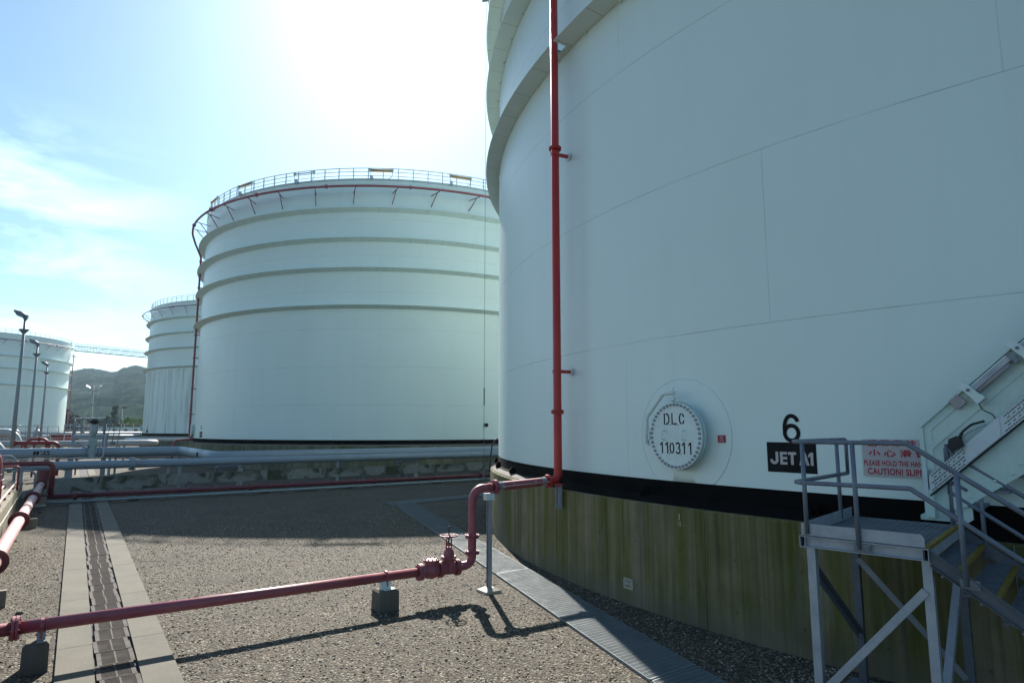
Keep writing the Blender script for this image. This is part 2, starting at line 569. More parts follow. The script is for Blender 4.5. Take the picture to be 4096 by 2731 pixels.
M = dict(
    shell=white_shell('tank_white'),
    shell_dirty=white_shell('tank_white_grimy', 0.8),
    girder=girder_mat(),
    bitumen=paint('bitumen_black', (0.006, 0.006, 0.006), 0.85, var=0.3, scale=3, bumps=0.25, spec=0.08),
    white=paint('white_paint', (0.68, 0.79, 0.76), 0.42, var=0.1, scale=1.5),
    mint=paint('pale_mint_paint', (0.54, 0.68, 0.635), 0.42, var=0.10, scale=1.2),
    railing=paint('pale_rail_paint', (0.46, 0.56, 0.58), 0.45, var=0.12),
    red_mid=paint('sun_worn_red_paint', (0.26, 0.022, 0.026), 0.45, var=0.25, scale=1.2),
    red=paint('fresh_red_paint', (0.52, 0.024, 0.017), 0.38, var=0.22, scale=1.2),
    red_faded=paint('faded_red_paint', (0.265, 0.050, 0.070), 0.44, var=0.2, scale=2.4, c2=(0.33, 0.10, 0.115)),
    red_dark=paint('dark_red_paint', (0.17, 0.028, 0.036), 0.45, var=0.25, scale=1.6),
    pink=paint('chalked_pink_paint', (0.52, 0.30, 0.285), 0.55, var=0.12, scale=2.2, c2=(0.58, 0.38, 0.36)),
    blue_grey=paint('blue_grey_paint', (0.245, 0.30, 0.345), 0.42, var=0.1, scale=0.8),
    pale_grey=paint('pale_grey_paint', (0.40, 0.42, 0.42), 0.42, var=0.1, scale=0.8),
    sea_grey=paint('sea_grey_paint', (0.33, 0.40, 0.40), 0.4, var=0.1, scale=0.8),
    galv=paint('galvanised_steel', (0.40, 0.43, 0.47), 0.52, 0.35, var=0.25, scale=5, c2=(0.31, 0.335, 0.37)),
    galv_dark=paint('weathered_steel', (0.20, 0.225, 0.26), 0.5, 0.3, var=0.25, scale=4),
    steel_shade=paint('shaded_steel', (0.105, 0.12, 0.145), 0.55, 0.2, var=0.3, scale=5),  # platform steel darkened, the deep shade there put into the colour
    mauve=paint('lamp_mauve_grey', (0.36, 0.33, 0.335), 0.5, var=0.12),
    rail=paint('grey_rail_paint', (0.165, 0.19, 0.235), 0.5, 0.15, var=0.22, scale=6),
    lamp_grey=paint('lamp_pole_grey', (0.26, 0.31, 0.33), 0.5, 0.2, var=0.12, scale=0.8),
    grate=paint('walkway_galvanised', (0.22, 0.25, 0.255), 0.6, 0.2, var=0.2, scale=3),
    iron=paint('rusty_iron', (0.040, 0.031, 0.025), 0.85, 0.0, var=0.35, scale=4, c2=(0.072, 0.056, 0.045)),
    drain=paint('wet_shaded_drain', (0.012, 0.011, 0.010), 0.8, var=0.3),  # wet bottom, blackened to paint the shade of a recess not modelled
    slab=slab_concrete('drain_concrete'),
    block=moss_concrete('block_concrete', (0.22, 0.20, 0.165), (0.12, 0.11, 0.07), (0.04, 0.037, 0.03), 0.3, 5.0),
    ring=moss_concrete('foundation_concrete'),
    ring_far=moss_concrete('foundation_concrete_far', (0.27, 0.26, 0.18), (0.10, 0.115, 0.04), (0.055, 0.055, 0.04), 0.3, 1.3),
    ballast=slab_concrete('ring_ballast', (0.16, 0.14, 0.125), 6.0),
    wall=moss_concrete('bund_concrete', (0.30, 0.275, 0.21), (0.22, 0.20, 0.13), (0.12, 0.11, 0.085), 0.3, 2.2),
    panel=stained_panel(),
    board=paint('concrete_board', (0.27, 0.255, 0.2), 0.85, var=0.2, scale=2, bumps=0.2),
    gravel=gravel(),
    yellow=paint('worn_yellow_paint', (0.24, 0.16, 0.012), 0.6, var=0.3, scale=6),
    tan=paint('tan_roller', (0.42, 0.28, 0.13), 0.6, var=0.2),
    black=paint('black_paint', (0.010, 0.011, 0.014), 0.5, var=0.2),
    letter=paint('stencil_black', (0.008, 0.010, 0.012), 0.6, var=0.2, spec=0.15),
    sign_grey=paint('sign_white', (0.50, 0.455, 0.46), 0.5, var=0.1, scale=4),
    sign_red=paint('sign_red', (0.42, 0.012, 0.035), 0.45, var=0.15),
    plate=paint('plate_cream', (0.42, 0.39, 0.30), 0.5, var=0.15, scale=9),
    cable=paint('cable_black', (0.012, 0.016, 0.018), 0.5, var=0.2),
    tray=paint('cable_tray_paint', (0.60, 0.66, 0.67), 0.45, var=0.1),
    slot=paint('slot_dark', (0.015, 0.018, 0.02), 0.8, var=0.2),
    leaf_dark=foliage('conifer_leaf', (0.018, 0.032, 0.022), (0.03, 0.045, 0.03)),
    leaf_mid=foliage('bush_leaf', (0.05, 0.085, 0.03), (0.075, 0.115, 0.04)),
    leaf_bright=foliage('bright_bush_leaf', (0.09, 0.15, 0.03), (0.13, 0.19, 0.05)),
    bark=paint('bark', (0.06, 0.045, 0.035), 0.9, var=0.3),
    hill=hill_mat(),
    glass=paint('lamp_glass', (0.45, 0.5, 0.5), 0.15, var=0.1),
    red_box=paint('bright_red_box', (0.5, 0.03, 0.02), 0.5, var=0.15),
)

# ------------------------------------------------------------------ ground and drains
g = MB()
# one sheet, finer near the site so that it reaches the horizon without holes
S = 2550
g.add([(-S, -S, 0), (S, -S, 0), (S, S, 0), (-S, S, 0)], [(0, 1, 2, 3)])
tag(g.build('ground', M['gravel']), kind='structure')


def drain_p(q, p0):
    return p0 + 0.0152 * (q - 10)


def strip(pa, pb, q0, q1, z0, z1, name, mat, n=1):
    m = MB()
    for i in range(n):
        a = q0 + (q1 - q0) * i / n + (0.006 if n > 1 else 0); b_ = q0 + (q1 - q0) * (i + 1) / n - (0.006 if n > 1 else 0)
        c = [W(drain_p(a, pa), a), W(drain_p(a, pb), a), W(drain_p(b_, pb), b_), W(drain_p(b_, pa), b_)]
        vs = [v + ZZ * z0 for v in c] + [v + ZZ * z1 for v in c]
        m.add(vs, [(4, 5, 6, 7), (0, 1, 5, 4), (1, 2, 6, 5), (2, 3, 7, 6), (3, 0, 4, 7)])
    return m.build(name, mat)


tag(strip(0.16, 0.60, 2.5, 72, -0.02, 0.05, 'drain_pavement', M['slab'], 22), kind='structure')
tag(strip(1.115, 1.555, 2.5, 72, -0.02, 0.05, 'drain_pavement', M['slab'], 22), kind='structure')
tag(strip(0.60, 1.115, 2.5, 72, -0.02, 0.006, 'drain_channel', M['drain']), kind='structure')  # flat dark sheet, the channel's inner shade is in its colour

# drain grates, each one lies loose in the channel
gm = MB()
GL, GW = 0.60, 0.455
ax, ay = VV, UU
def gbox(p, q, w, l, z=0.0, h=0.03):
    gm.box(VV * p + UU * q + ZZ * z, (w, l, h), VV, UU, ZZ)
gbox(-GW / 2 + 0.028, 0, 0.056, GL - 0.012)
gbox(GW / 2 - 0.028, 0, 0.056, GL - 0.012)
gbox(0, 0, 0.024, GL - 0.012)
for e in (-1, 1):
    for s in (-1, 1):
        gbox(s * 0.0925, e * (GL / 2 - 0.013), 0.153, 0.014)
nb = 13
for i in range(nb):
    q = -GL / 2 + 0.03 + (GL - 0.06) * (i + 0.5) / nb
    for s in (-1, 1):
        gbox(s * 0.0915, q, 0.155, 0.016, 0.009, 0.006)
proto = gm.build('drain_grate', M['iron'])
tag(proto, 'rusty slotted iron grate in the long row covering the drain channel', 'drain grate', 'grates along the drain channel')
q = 8.75
k = 0
rg = random.Random(3)
while q < 44:
    o = proto if k == 0 else proto.copy()
    if k: COL.objects.link(o)
    o.location = W(drain_p(q, 0.858) + rg.uniform(-0.022, 0.022), q, 0.034 + rg.uniform(-0.004, 0.006))
    o.rotation_euler = (rg.uniform(-0.006, 0.006), rg.uniform(-0.012, 0.012), rg.uniform(-0.012, 0.012))
    q += GL + 0.004
    k += 1

# loose surface pebbles over the gravel sheet near the viewer
pm, pnt, pb = new_mat('pebble')
geo = N(pnt, 'ShaderNodeNewGeometry')
pr0 = N(pnt, 'ShaderNodeValToRGB')
for pos, cc in ((0.25, (0.17, 0.145, 0.105)), (0.5, (0.26, 0.23, 0.175)), (0.75, (0.13, 0.095, 0.07))):
    e_ = pr0.color_ramp.elements.new(pos); e_.color = rgb(cc)
pr0.color_ramp.elements[0].color = rgb((0.055, 0.048, 0.038))
pr0.color_ramp.elements[-1].color = rgb((0.46, 0.43, 0.36))
L(pnt, geo.outputs['Random Per Island'], pr0.inputs['Fac'])
L(pnt, pr0.outputs['Color'], pb.inputs['Base Color'])
pb.inputs['Roughness'].default_value = 0.85
pb.inputs['Specular IOR Level'].default_value = 0.25
m = MB()
rg = random.Random(11)
cnt = 0
while cnt < 15000:
    q = 5.0 + 19 * rg.random() ** 1.6; p = rg.uniform(-1.1, 10.8)
    if drain_p(q, 0.14) < p < drain_p(q, 1.575): continue
    if 6.5 + (q - 6.2) * 0.2755 < p < 7.48 + (q - 6.2) * 0.2755: continue
    c_ = W(p, q, 0)
    if (c_.x - 20.126) ** 2 + (c_.y - 23.258) ** 2 < 20.95 ** 2: continue
    cnt += 1
    r_ = rg.uniform(0.010, 0.021) * (1.35 if rg.random() < 0.1 else 1)
    a = rg.uniform(0, 6.28); el_ = rg.uniform(0.6, 1.0); hh = r_ * rg.uniform(0.5, 0.95)
    ca, sa = math.cos(a), math.sin(a)
    vs = []
    for k in range(5):
        b_ = 2 * PI * k / 5
        x, y = math.cos(b_) * r_, math.sin(b_) * r_ * el_
        vs.append((c_.x + x * ca - y * sa, c_.y + x * sa + y * ca, -0.003))
    for k in range(5):
        b_ = 2 * PI * (k + rg.uniform(-0.2, 0.2)) / 5
        x, y = math.cos(b_) * r_ * 0.72, math.sin(b_) * r_ * el_ * 0.72
        vs.append((c_.x + x * ca - y * sa, c_.y + x * sa + y * ca, hh * rg.uniform(0.75, 1.1)))
    m.add(vs, [(k, (k + 1) % 5, 5 + (k + 1) % 5, 5 + k) for k in range(5)] + [(5, 6, 7, 8, 9)])
tag(m.build('pebbles', pm), 'loose pebbles strewn over the gravel in the foreground', 'pebbles', kind='stuff')

# steel bar walkway panels around the tank
def walk_panel(q0, q1, pl, pr, label):
    """pl/pr are functions q -> p for the left and right edges"""
    m = MB()
    nbars = 27
    for i in range(nbars):
        t = i / (nbars - 1)
        a = W(pl(q0) * (1 - t) + pr(q0) * t, q0, 0.028); b_ = W(pl(q1) * (1 - t) + pr(q1) * t, q1, 0.028)
        m.bar(a, b_, 0.0075 if 0 < i < nbars - 1 else 0.014, 0.036)
    n = int(abs(q1 - q0) / 0.10)
    for i in range(n + 1):
        qq = q0 + (q1 - q0) * i / n
        m.bar(W(pl(qq), qq, 0.047), W(pr(qq), qq, 0.047), 0.009 if 0 < i < n else 0.022, 0.008)
    o = m.build('walkway_grating', M['grate'])
    return tag(o, label, 'walkway grating', 'steel gratings laid on the gravel round the tank')
wl = lambda q: 6.54 + (q - 6.2) * 0.2755
wr = lambda q: 7.44 + (q - 6.2) * 0.2755
walk_panel(0.2, 6.14, wl, wr, 'steel walkway grating at the bottom edge, beyond the dark joint nearest the stair platform')
walk_panel(6.20, 12.38, wl, wr, 'steel walkway grating crossed by the pipe shadow, half sunlit')
walk_panel(12.43, 18.96, wl, wr, 'steel walkway grating passing behind the red vertical pipe and slim post')
walk_panel(19.01, 25.5, wl, wr, 'steel walkway grating wholly in shade beyond the red valve handwheel')
m = MB()
for i in range(27):
    t = i / 26
    m.bar(W(11.75, 25.62 + 1.0 * t, 0.028), W(22.0, 26.95 + 1.0 * t, 0.028), 0.0075, 0.036)
for i in range(103):
    p = 11.75 + 10.25 * i / 102
    m.bar(W(p, 25.62 + 1.33 * i / 102, 0.047), W(p, 26.62 + 1.33 * i / 102, 0.047), 0.012, 0.008)
tag(m.build('walkway_grating', M['grate']), 'steel walkway grating lying crosswise, running towards the concrete ring in the shade', 'walkway grating', 'steel gratings laid on the gravel round the tank')

# ------------------------------------------------------------------ tanks
RT, RF, RG = 20.605, 20.89, 21.10
Z_RING, Z_BAND, Z_TOP = 1.916, 2.3265, 22.95
G_Z = (12.50, 15.47, 17.87, 20.31)


def pol(c, r, deg, z):
    a = rad(deg)
    return Vector((c[0] + r * math.cos(a), c[1] + r * math.sin(a), z))


def foundation(c, label, mat, r=RF, zt=Z_RING):
    m = MB()
    m.rev([(r, -0.3), (r, zt - 0.03), (r - 0.03, zt), (r - 0.36, zt + 0.0)], (c[0], c[1], 0), seg=320)
    t = thing('tank_foundation', label, 'foundation', (c[0], c[1], 0))
    m.build('concrete_ring', mat, t)
    m2 = MB()
    m2.rev([(r - 0.055, zt + 0.002), (r - 0.055, zt + 0.02), (r - 0.09, zt + 0.028), (r - 0.15, zt + 0.06), (r - 0.36, zt + 0.115)], (c[0], c[1], 0), seg=320)
    m2.build('ballast_fill', M['ballast'], t)
    return t


def tank(c, label, R=RT, shell_mat='shell', girder_gap=None, girders=G_Z, rail_posts=None, near=False, gw=0.60, lip=0.20):
    t = thing('storage_tank', label, 'storage tank', (c[0], c[1], 0))
    cc = (c[0], c[1], 0)
    m = MB(); m.rev([(R, Z_BAND - 0.004), (R, Z_TOP)], cc, seg=360)
    m.build('shell', M[shell_mat], t)
    m = MB(); m.rev([(R - 0.02, Z_TOP - 0.25), (R * 0.5, Z_TOP + 0.25), (0.02, Z_TOP + 0.45)], cc, seg=120)
    m.build('roof', M['white'], t)
    m = MB(); m.rev([(R + 0.10, Z_RING + 0.03), (R + 0.006, Z_RING + 0.14), (R + 0.006, Z_BAND)], cc, seg=360)
    if near:
        # bitumen skirt hugging the ring on the side towards the stair
        m.rev([(RF - 0.05, Z_RING + 0.008), (RF - 0.06, Z_RING + 0.036), (R + 0.10, Z_RING + 0.128)], cc, seg=150, a0=rad(-161.5), a1=rad(-100), ref=(1, 0, 0))
    m.build('base_band', M['bitumen'], t)
    for z in girders:
        m = MB()
        prof = [(R + 0.004, z), (R + gw, z + lip), (R + gw, z + lip + 0.016), (R + 0.004, z + lip + 0.03)]
        if girder_gap is None:
            m.rev(prof, cc, seg=360)
        else:
            gp = girder_gap; w = 0.42
            m.rev(prof, cc, seg=350, a0=rad(gp + w), a1=rad(gp - w) + 2 * PI)
            m.rev([(R + 0.004, z), (R + 0.16, z), (R + 0.16, z + 0.014), (R + 0.004, z + 0.014)], cc, seg=8, a0=rad(gp - w), a1=rad(gp + w))
        # small lugs under the ring
        n = 100
        for i in range(n):
            a = 2 * PI * (i + 0.5) / n
            d = Vector((math.cos(a), math.sin(a), 0))
            if near or R < 20.3:
                m.box(Vector(cc) + d * (R + 0.035) + ZZ * (z - 0.035), (0.06, 0.03, 0.05), d, ZZ.cross(d), ZZ)
        m.build('wind_girder', M['girder'], t)
    # top railing
    m = MB()
    rr = R - 0.02
    for zz, r_ in ((Z_TOP + 1.03, 0.036), (Z_TOP + 0.74, 0.03), (Z_TOP + 0.40, 0.027)):
        m.tube([pol(c, rr, i * 3.0, zz) for i in range(120)], r_, 6, closed=True)
    m.rev([(R + 0.02, Z_TOP - 0.03), (R + 0.02, Z_TOP + 0.16), (R + 0.035, Z_TOP + 0.16), (R + 0.035, Z_TOP - 0.03)], cc, seg=180)
    npost = 105
    if rail_posts is None:
        for i in range(npost):
            a = 360 * i / npost
            m.bar(pol(c, rr, a, Z_TOP - 0.05), pol(c, rr, a, Z_TOP + 1.03), 0.055, 0.055)
    rl = m.build('railing', M['railing'], t)
    if rail_posts is not None:
        first = None
        for i in range(npost):
            a = 360 * i / npost
            if not (rail_posts[0] < ((a + 180) % 360) - 180 < rail_posts[1]): continue
            m = MB(); m.bar(pol(c, rr, a, Z_TOP - 0.05), pol(c, rr, a, Z_TOP + 1.03), 0.06, 0.08, up=(math.cos(rad(a)), math.sin(rad(a)), 0))
            m.build('rail_post', M['railing'], rl)
    return t


def ring_main(c, R, label, mat, a0, a1, strut_angles, riser_deg=None, zr=22.03, off=1.2, pr=0.085, strut_mat='red_dark', tail=None):
    t = thing('fire_ring_main', label, 'fire pipe', (c[0], c[1], 0))
    n = int(abs(a1 - a0) / 1.5)
    path = [pol(c, R + off, a0 + (a1 - a0) * i / n, zr) for i in range(n + 1)]
    if riser_deg is not None:
        # a0 is the riser end: drop and come back to the shell
        top = [pol(c, R + 0.34, riser_deg, 3.0), pol(c, R + 0.34, riser_deg, 19.6), pol(c, R + 0.9, riser_deg - 0.2, 20.9), pol(c, R + off, riser_deg + 1.0, 21.7), path[0]]
        if tail: top = [Vector(x) for x in tail] + top
        path = fillet(top, 0.5, 5)[:-1] + path
    m = MB(); m.tube(path, pr, 10)
    m.build('pipe', M[mat], t)
    for i, a in enumerate(strut_angles):
        m = MB()
        m.bar(pol(c, R + off, a, zr - 0.1), pol(c, R, a - 1.4, zr - 0.14), 0.05, 0.05)
        m.bar(pol(c, R + off * 0.72, a - 0.4, zr - 0.12), pol(c, R, a - 1.4, zr - 1.05), 0.05, 0.05)
        m.build('strut', M[strut_mat], t)
        if i % 2 == 0:
            b_ = a + 2.6
            m = MB(); d = (pol(c, R + off, b_ + 0.5, zr) - pol(c, R + off, b_, zr)).normalized()
            m.cyl(pol(c, R + off, b_, zr) - d * 0.06, pol(c, R + off, b_, zr) + d * 0.06, pr + 0.075, 12)
            m.build('flange', M[mat], t)
    if riser_deg is not None:
        for z in (4.5, 6.9, 9.8, 12.0, 16.6, 19.2):
            m = MB()
            m.bar(pol(c, R + 0.5, riser_deg, z), pol(c, R, riser_deg, z), 0.06, 0.08)
            m.cyl(pol(c, R + 0.34, riser_deg, z - 0.05), pol(c, R + 0.34, riser_deg, z + 0.05), pr + 0.03, 12)
            m.build('riser_bracket', M[mat], t)
    return t


C6 = (20.126, 23.258)
C4 = (-11.871, 69.094)
C3 = (-44.5, 118.0)
C1 = (-124.2, 143.5)
R4_, R3_, R1_ = 20.0, 20.2, 20.0
RISER6 = -155.41

foundation(C6, 'mossy green stained concrete ring under the near tank, beside the stair platform', M['ring'])
foundation(C4, 'streaked concrete ring under the middle tank, behind the two long pipes', M['ring_far'], R4_ + 0.285)
foundation(C3, 'concrete ring under the grimy tank, mostly hidden by pipes', M['ring_far'], R3_ + 0.285)
foundation(C1, 'concrete ring under the far left tank behind the lamp masts', M['ring_far'], R1_ + 0.285)

T6 = tank(C6, 'huge white tank number 6 filling the right side, with a bolted round manhole', girder_gap=RISER6, near=True, gw=0.495, lip=0.06)
T4 = tank(C4, 'large white middle tank with four ring girders and a red pipe round its top', R4_, rail_posts=(-160, 0))
T3 = tank(C3, 'white tank with grimy streaked walls behind the middle tank', R3_, 'shell_dirty')
T1 = tank(C1, 'far left white tank behind the three lamp masts', R1_, girders=(12.06, 15.54, 18.14))

# rollers along the railing of the middle tank
for i, (a, mm) in enumerate(((-138.5, 'tan'), (-122.4, 'tan'), (-104.3, 'railing'), (-86.1, 'tan'), (-67.8, 'tan'))):
    m = MB()
    e0, e1 = pol(C4, R4_ + 0.22, a - 2.4, 23.72), pol(C4, R4_ + 0.22, a + 2.4, 23.72)
    m.cyl(e0, e1, 0.10 if mm == 'tan' else 0.05, 12)
    ro = m.build('roller', M[mm], T4)
    m = MB()
    for b_ in (-2.5, 2.5):
        m.box(pol(C4, R4_ + 0.22, a + b_, 23.72), (0.16, 0.16, 0.26))
        m.tube(fillet([pol(C4, R4_ + 0.22, a + b_, 23.7), pol(C4, R4_ + 0.24, a + b_, 23.25), pol(C4, R4_ + 0.02, a + b_ * 0.6, 23.05)], 0.1, 3), 0.025, 6)
    m.box(pol(C4, R4_ + 0.16, a - 2.2, 23.12), (0.22, 0.22, 0.34))
    m.build('roller_bracket', M['railing'], ro)

ring_main(C4, R4_, 'red sprinkler pipe on brackets circling the top of the middle tank, with its downpipe', 'red_faded', -152.5, -20,
          [-150.2, -143.5, -135.0, -126.16, -117.55, -108.84, -99.98, -91.0, -82.1, -73.2, -64.1, -55.2, -46.3], riser_deg=-154.2,
          tail=[W(8.45, 66.0, 0.2), W(8.45, 66.0, 2.12), W(11.0, 66.0, 2.2), pol(C4, R4_ + 0.34, -154.2, 2.25)], pr=0.095)
ring_main(C3, R3_, 'thin pipe on brackets circling the top of the grimy tank', 'red_dark', -172, -60,
          [-170 + 8.9 * i for i in range(12)], pr=0.07, strut_mat='galv_dark')
ring_main(C1, R1_, 'dark red pipe on brackets round the top of the far left tank, with its downpipe', 'red_dark', -150, 30,
          [-146 + 8.9 * i for i in range(19)], pr=0.09, zr=21.6)
m = MB()
m.tube(fillet([pol(C1, R1_ + 0.6, 38.5, 21.2), pol(C1, R1_ + 0.6, 38.5, 2.0)], 0.3), 0.11, 10)
m.rev([(0.55, -0.1), (0.75, 0), (0.55, 0.1)], pol(C1, R1_ + 0.7, 38.5, 20.6), seg=20)
t = thing('fire_downpipe', 'thin red downpipe at the right edge of the far left tank', 'fire pipe', pol(C1, R1_ + 0.6, 38.5, 0))
m.build('pipe', M['red_faded'], t)
# ladder up the far left tank
t = thing('tank_ladder', 'thin grey vertical ladder on the far left tank', 'ladder', pol(C1, R1_ + 0.3, -51, 0))
for s in (-0.9, 0.9):
    m = MB(); m.bar(pol(C1, R1_ + 0.3, -51 + s, 2), pol(C1, R1_ + 0.3, -51 + s, 23.2), 0.09, 0.09); m.build('stringer', M['lamp_grey'], t)
m = MB()
for i in range(60):
    z = 2.3 + i * 0.34
    m.bar(pol(C1, R1_ + 0.3, -51.9, z), pol(C1, R1_ + 0.3, -50.1, z), 0.05, 0.05)
for i in range(9):
    m.bar(pol(C1, R1_, -51.9, 3 + i * 2.3), pol(C1, R1_ + 0.45, -51.9, 3 + i * 2.3), 0.12, 0.12)
m.build('rungs', M['lamp_grey'], t)


# ------------------------------------------------------------------ fittings on the near tank
def shell_frame(c, r, deg, z):
    """origin on the shell, right / up / outward axes as seen from outside"""
    a = rad(deg)
    n = Vector((math.cos(a), math.sin(a), 0))
    right = ZZ.cross(n)
    return Vector((c[0] + r * n.x, c[1] + r * n.y, z)), right, ZZ, n


def curved_disc(mb, c, r, deg, z, rad_, thick, seg=72, rings=6, zmin=None):
    """disc that follows the shell"""
    vs, fs = [], []
    for k in range(rings + 1):
        for i in range(seg):
            a = 2 * PI * i / seg
            rr = rad_ * k / rings
            x, y = rr * math.cos(a), rr * math.sin(a)
            zz = z + y
            if zmin is not None: zz = max(zz, zmin)
            vs.append(pol(c, r + thick, deg + math.degrees(x / r), zz))
    for k in range(rings):
        for i in range(seg):
            j = (i + 1) % seg
            fs.append((k * seg + i, (k + 1) * seg + i, (k + 1) * seg + j, k * seg + j))
    mb.add(vs, fs, True)
    vs2 = [vs[rings * seg + i] for i in range(seg)]
    vs, fs = vs2, []
    rings = 0
    o = len(vs)
    for i in range(seg):
        a = 2 * PI * i / seg
        vs.append(pol(c, r - 0.005, deg + math.degrees(rad_ * math.cos(a) / r), max(z + rad_ * math.sin(a), zmin or -9)))
    for i in range(seg):
        j = (i + 1) % seg
        fs.append((i, o + i, o + j, j))
    mb.add(vs, fs, False)


def place_text(s, size, org, right, up, nrm, bold=0.0, spacing=1.0, sx=1.0, lift=0.0, align='CENTER', mb=None):
    vs, fs = text_polys(s, size, bold, spacing, align, sx)
    mb = mb or MB()
    mb.add([org + right * x + up * y + nrm * lift for x, y, _ in vs], fs)
    return mb


# manhole
MH_DEG, MH_Z = -145.66, 3.150
m = MB(); curved_disc(m, C6, RT, -145.75, 3.15, 1.03, 0.006, zmin=Z_BAND + 0.003)
m.build('reinforcing_pad', M['shell'], T6)
m = MB()
pr_ = [pol(C6, RT + 0.005, -145.75 + math.degrees(1.03 * math.cos(a) / RT), 3.15 + 1.03 * math.sin(a)) for a in [rad(i * 3 - 52) for i in range(0, 96)]]
m.tube(pr_, 0.007, 6)
m.build('pad_weld', M['shell'], T6)
org, rt, up, nn = shell_frame(C6, RT, MH_DEG, MH_Z)
m = MB()
m.rev([(0.50, 0.0), (0.50, 0.16), (0.605, 0.16), (0.605, 0.198)], org, nn, 72)
mh = m.build('manhole', M['white'], T6)
m = MB()
m.rev([(0.598, 0.202), (0.598, 0.243), (0.594, 0.248), (0.0005, 0.248)], org, nn, 72)
cover = m.build('cover', M['white'], mh)
for i in range(42):
    a = 2 * PI * (i + 0.5) / 42
    p = org + (rt * math.cos(a) + up * math.sin(a)) * 0.552
    b_ = MB()
    b_.rev([(0.027, 0.0), (0.027, 0.020), (0.012, 0.019), (0.012, 0.042), (0.0005, 0.042)], p + nn * 0.249, nn, 6, smooth=False)
    b_.rev([(0.012, -0.12), (0.012, 0.0)], p + nn * 0.249, nn, 6)
    b_.build('bolt', M['galv'], mh)
for s in (-0.235, 0.225):
    h = MB()
    h.tube(fillet([org + rt * (s + 0.0) + up * 0.09 + nn * 0.25, org + rt * s + up * 0.09 + nn * 0.33, org + rt * s - up * 0.075 + nn * 0.33, org + rt * s - up * 0.075 + nn * 0.25], 0.03, 4), 0.010, 8)
    h.build('handle', M['white'], mh)
# swing davit
dv = MB()
P0 = org + nn * 0.26
x0 = -0.665
dv.tube(fillet([P0 + rt * x0 + up * -0.17, P0 + rt * x0 + up * 0.33, P0 + rt * -0.24 + up * 0.755, P0 + rt * 0.035 + up * 0.762], 0.14, 6), 0.036, 12)
dv.tube([P0 + rt * 0.0 + up * 0.86, P0 + rt * 0.0 + up * 0.60], 0.013, 8)
dv.rev([(0.04, -0.025), (0.04, 0.025)], P0 + up * 0.765, (0, 0, 1), 12)
dv.rev([(0.001, 0.03), (0.035, 0.03), (0.035, -0.03), (0.001, -0.03)], P0 + rt * 0.0 + up * 0.64, rt, 12)
dv.rev([(0.001, 0.045), (0.045, 0.045), (0.045, 0.02), (0.001, 0.02)], P0 + rt * x0 + up * 0.02, (0, 0, 1), 12)
dv.rev([(0.001, 0.02), (0.055, 0.02), (0.055, -0.01), (0.001, -0.01)], P0 + rt * x0 + up * -0.17, (0, 0, 1), 12)
dv.box(P0 + rt * (x0 + 0.04) + up * 0.0 - nn * 0.12, (0.06, 0.16, 0.26), rt, up, nn)
dv.build('swing_arm', M['white'], mh)

def ribbon(mb, pts, w, O, R_, U_, N_, lift):
    vs, fs = [], []
    n = len(pts)
    for i in range(n):
        a = pts[max(0, i - 1)]; b_ = pts[min(n - 1, i + 1)]
        dx, dy = b_[0] - a[0], b_[1] - a[1]
        l_ = math.hypot(dx, dy); nx, ny = -dy / l_ * w / 2, dx / l_ * w / 2
        x, y = pts[i]
        vs += [O + R_ * (x + nx) + U_ * (y + ny) + N_ * lift, O + R_ * (x - nx) + U_ * (y - ny) + N_ * lift]
    for i in range(n - 1): fs.append((2 * i, 2 * i + 1, 2 * i + 3, 2 * i + 2))
    mb.add(vs, fs)


# stencilled lettering on the cover: strokes with stencil bridges
LT = MB()


def stroke(pts, w):
    """flat ribbon through 2-d points on the cover"""
    O = org + nn * 0.2505
    for (x1, y1), (x2, y2) in zip(pts[:-1], pts[1:]):
        a = O + rt * x1 + up * y1; b_ = O + rt * x2 + up * y2
        LT.bar(a, b_, w, 0.002, up=nn)


def arc2(cx_, cy_, rx, ry, a0, a1, n=8):
    return [(cx_ + rx * math.cos(rad(a0 + (a1 - a0) * i / n)), cy_ + ry * math.sin(rad(a0 + (a1 - a0) * i / n))) for i in range(n + 1)]


def dot(x, y, s=0.018):
    stroke([(x - s / 2, y), (x + s / 2, y)], s)


w = 0.027
hT, hB = 0.40, 0.195
def gD(x):
    stroke([(x, hB), (x, hT)], w)
    ribbon(LT, [(x + 0.034, hT - w / 2), (x + 0.055, hT - w / 2)] + arc2(x + 0.055, (hT + hB) / 2, 0.052, (hT - hB) / 2 - w / 2, 80, -80, 14) + [(x + 0.055, hB + w / 2), (x + 0.034, hB + w / 2)], w, org + nn * 0.2515, rt, up, nn, 0.0)
def gL(x):
    stroke([(x, hB + 0.0), (x, hT)], w)
    stroke([(x + 0.03, hB + w / 2), (x + 0.105, hB + w / 2)], w)
def gC(x):
    cy_ = (hT + hB) / 2
    stroke(arc2(x + 0.05, cy_, 0.05, (hT - hB) / 2 - w / 2, 100, 260, 10), w)
    stroke(arc2(x + 0.05, cy_, 0.052, (hT - hB) / 2 - w / 2, 20, 75, 4), w)
    stroke(arc2(x + 0.05, cy_, 0.052, (hT - hB) / 2 - w / 2, -75, -20, 4), w)
gD(-0.235); dot(-0.10, hB); gL(-0.055); dot(0.085, hB); gC(0.115)
LT.build('stencil_lettering', M['letter'], cover)
LT = MB()
b0, b1 = -0.32, -0.115
def g1(x):
    stroke([(x, b0), (x, b1)], w)
    stroke([(x - 0.012, b1 - 0.01), (x - 0.05, b1 - 0.055)], w * 0.85)
def g0(x):
    cy_ = (b0 + b1) / 2
    stroke(arc2(x, cy_, 0.042, (b1 - b0) / 2 - w / 2, 100, 260, 10), w)
    stroke(arc2(x, cy_, 0.042, (b1 - b0) / 2 - w / 2, 80, -80, 10), w)
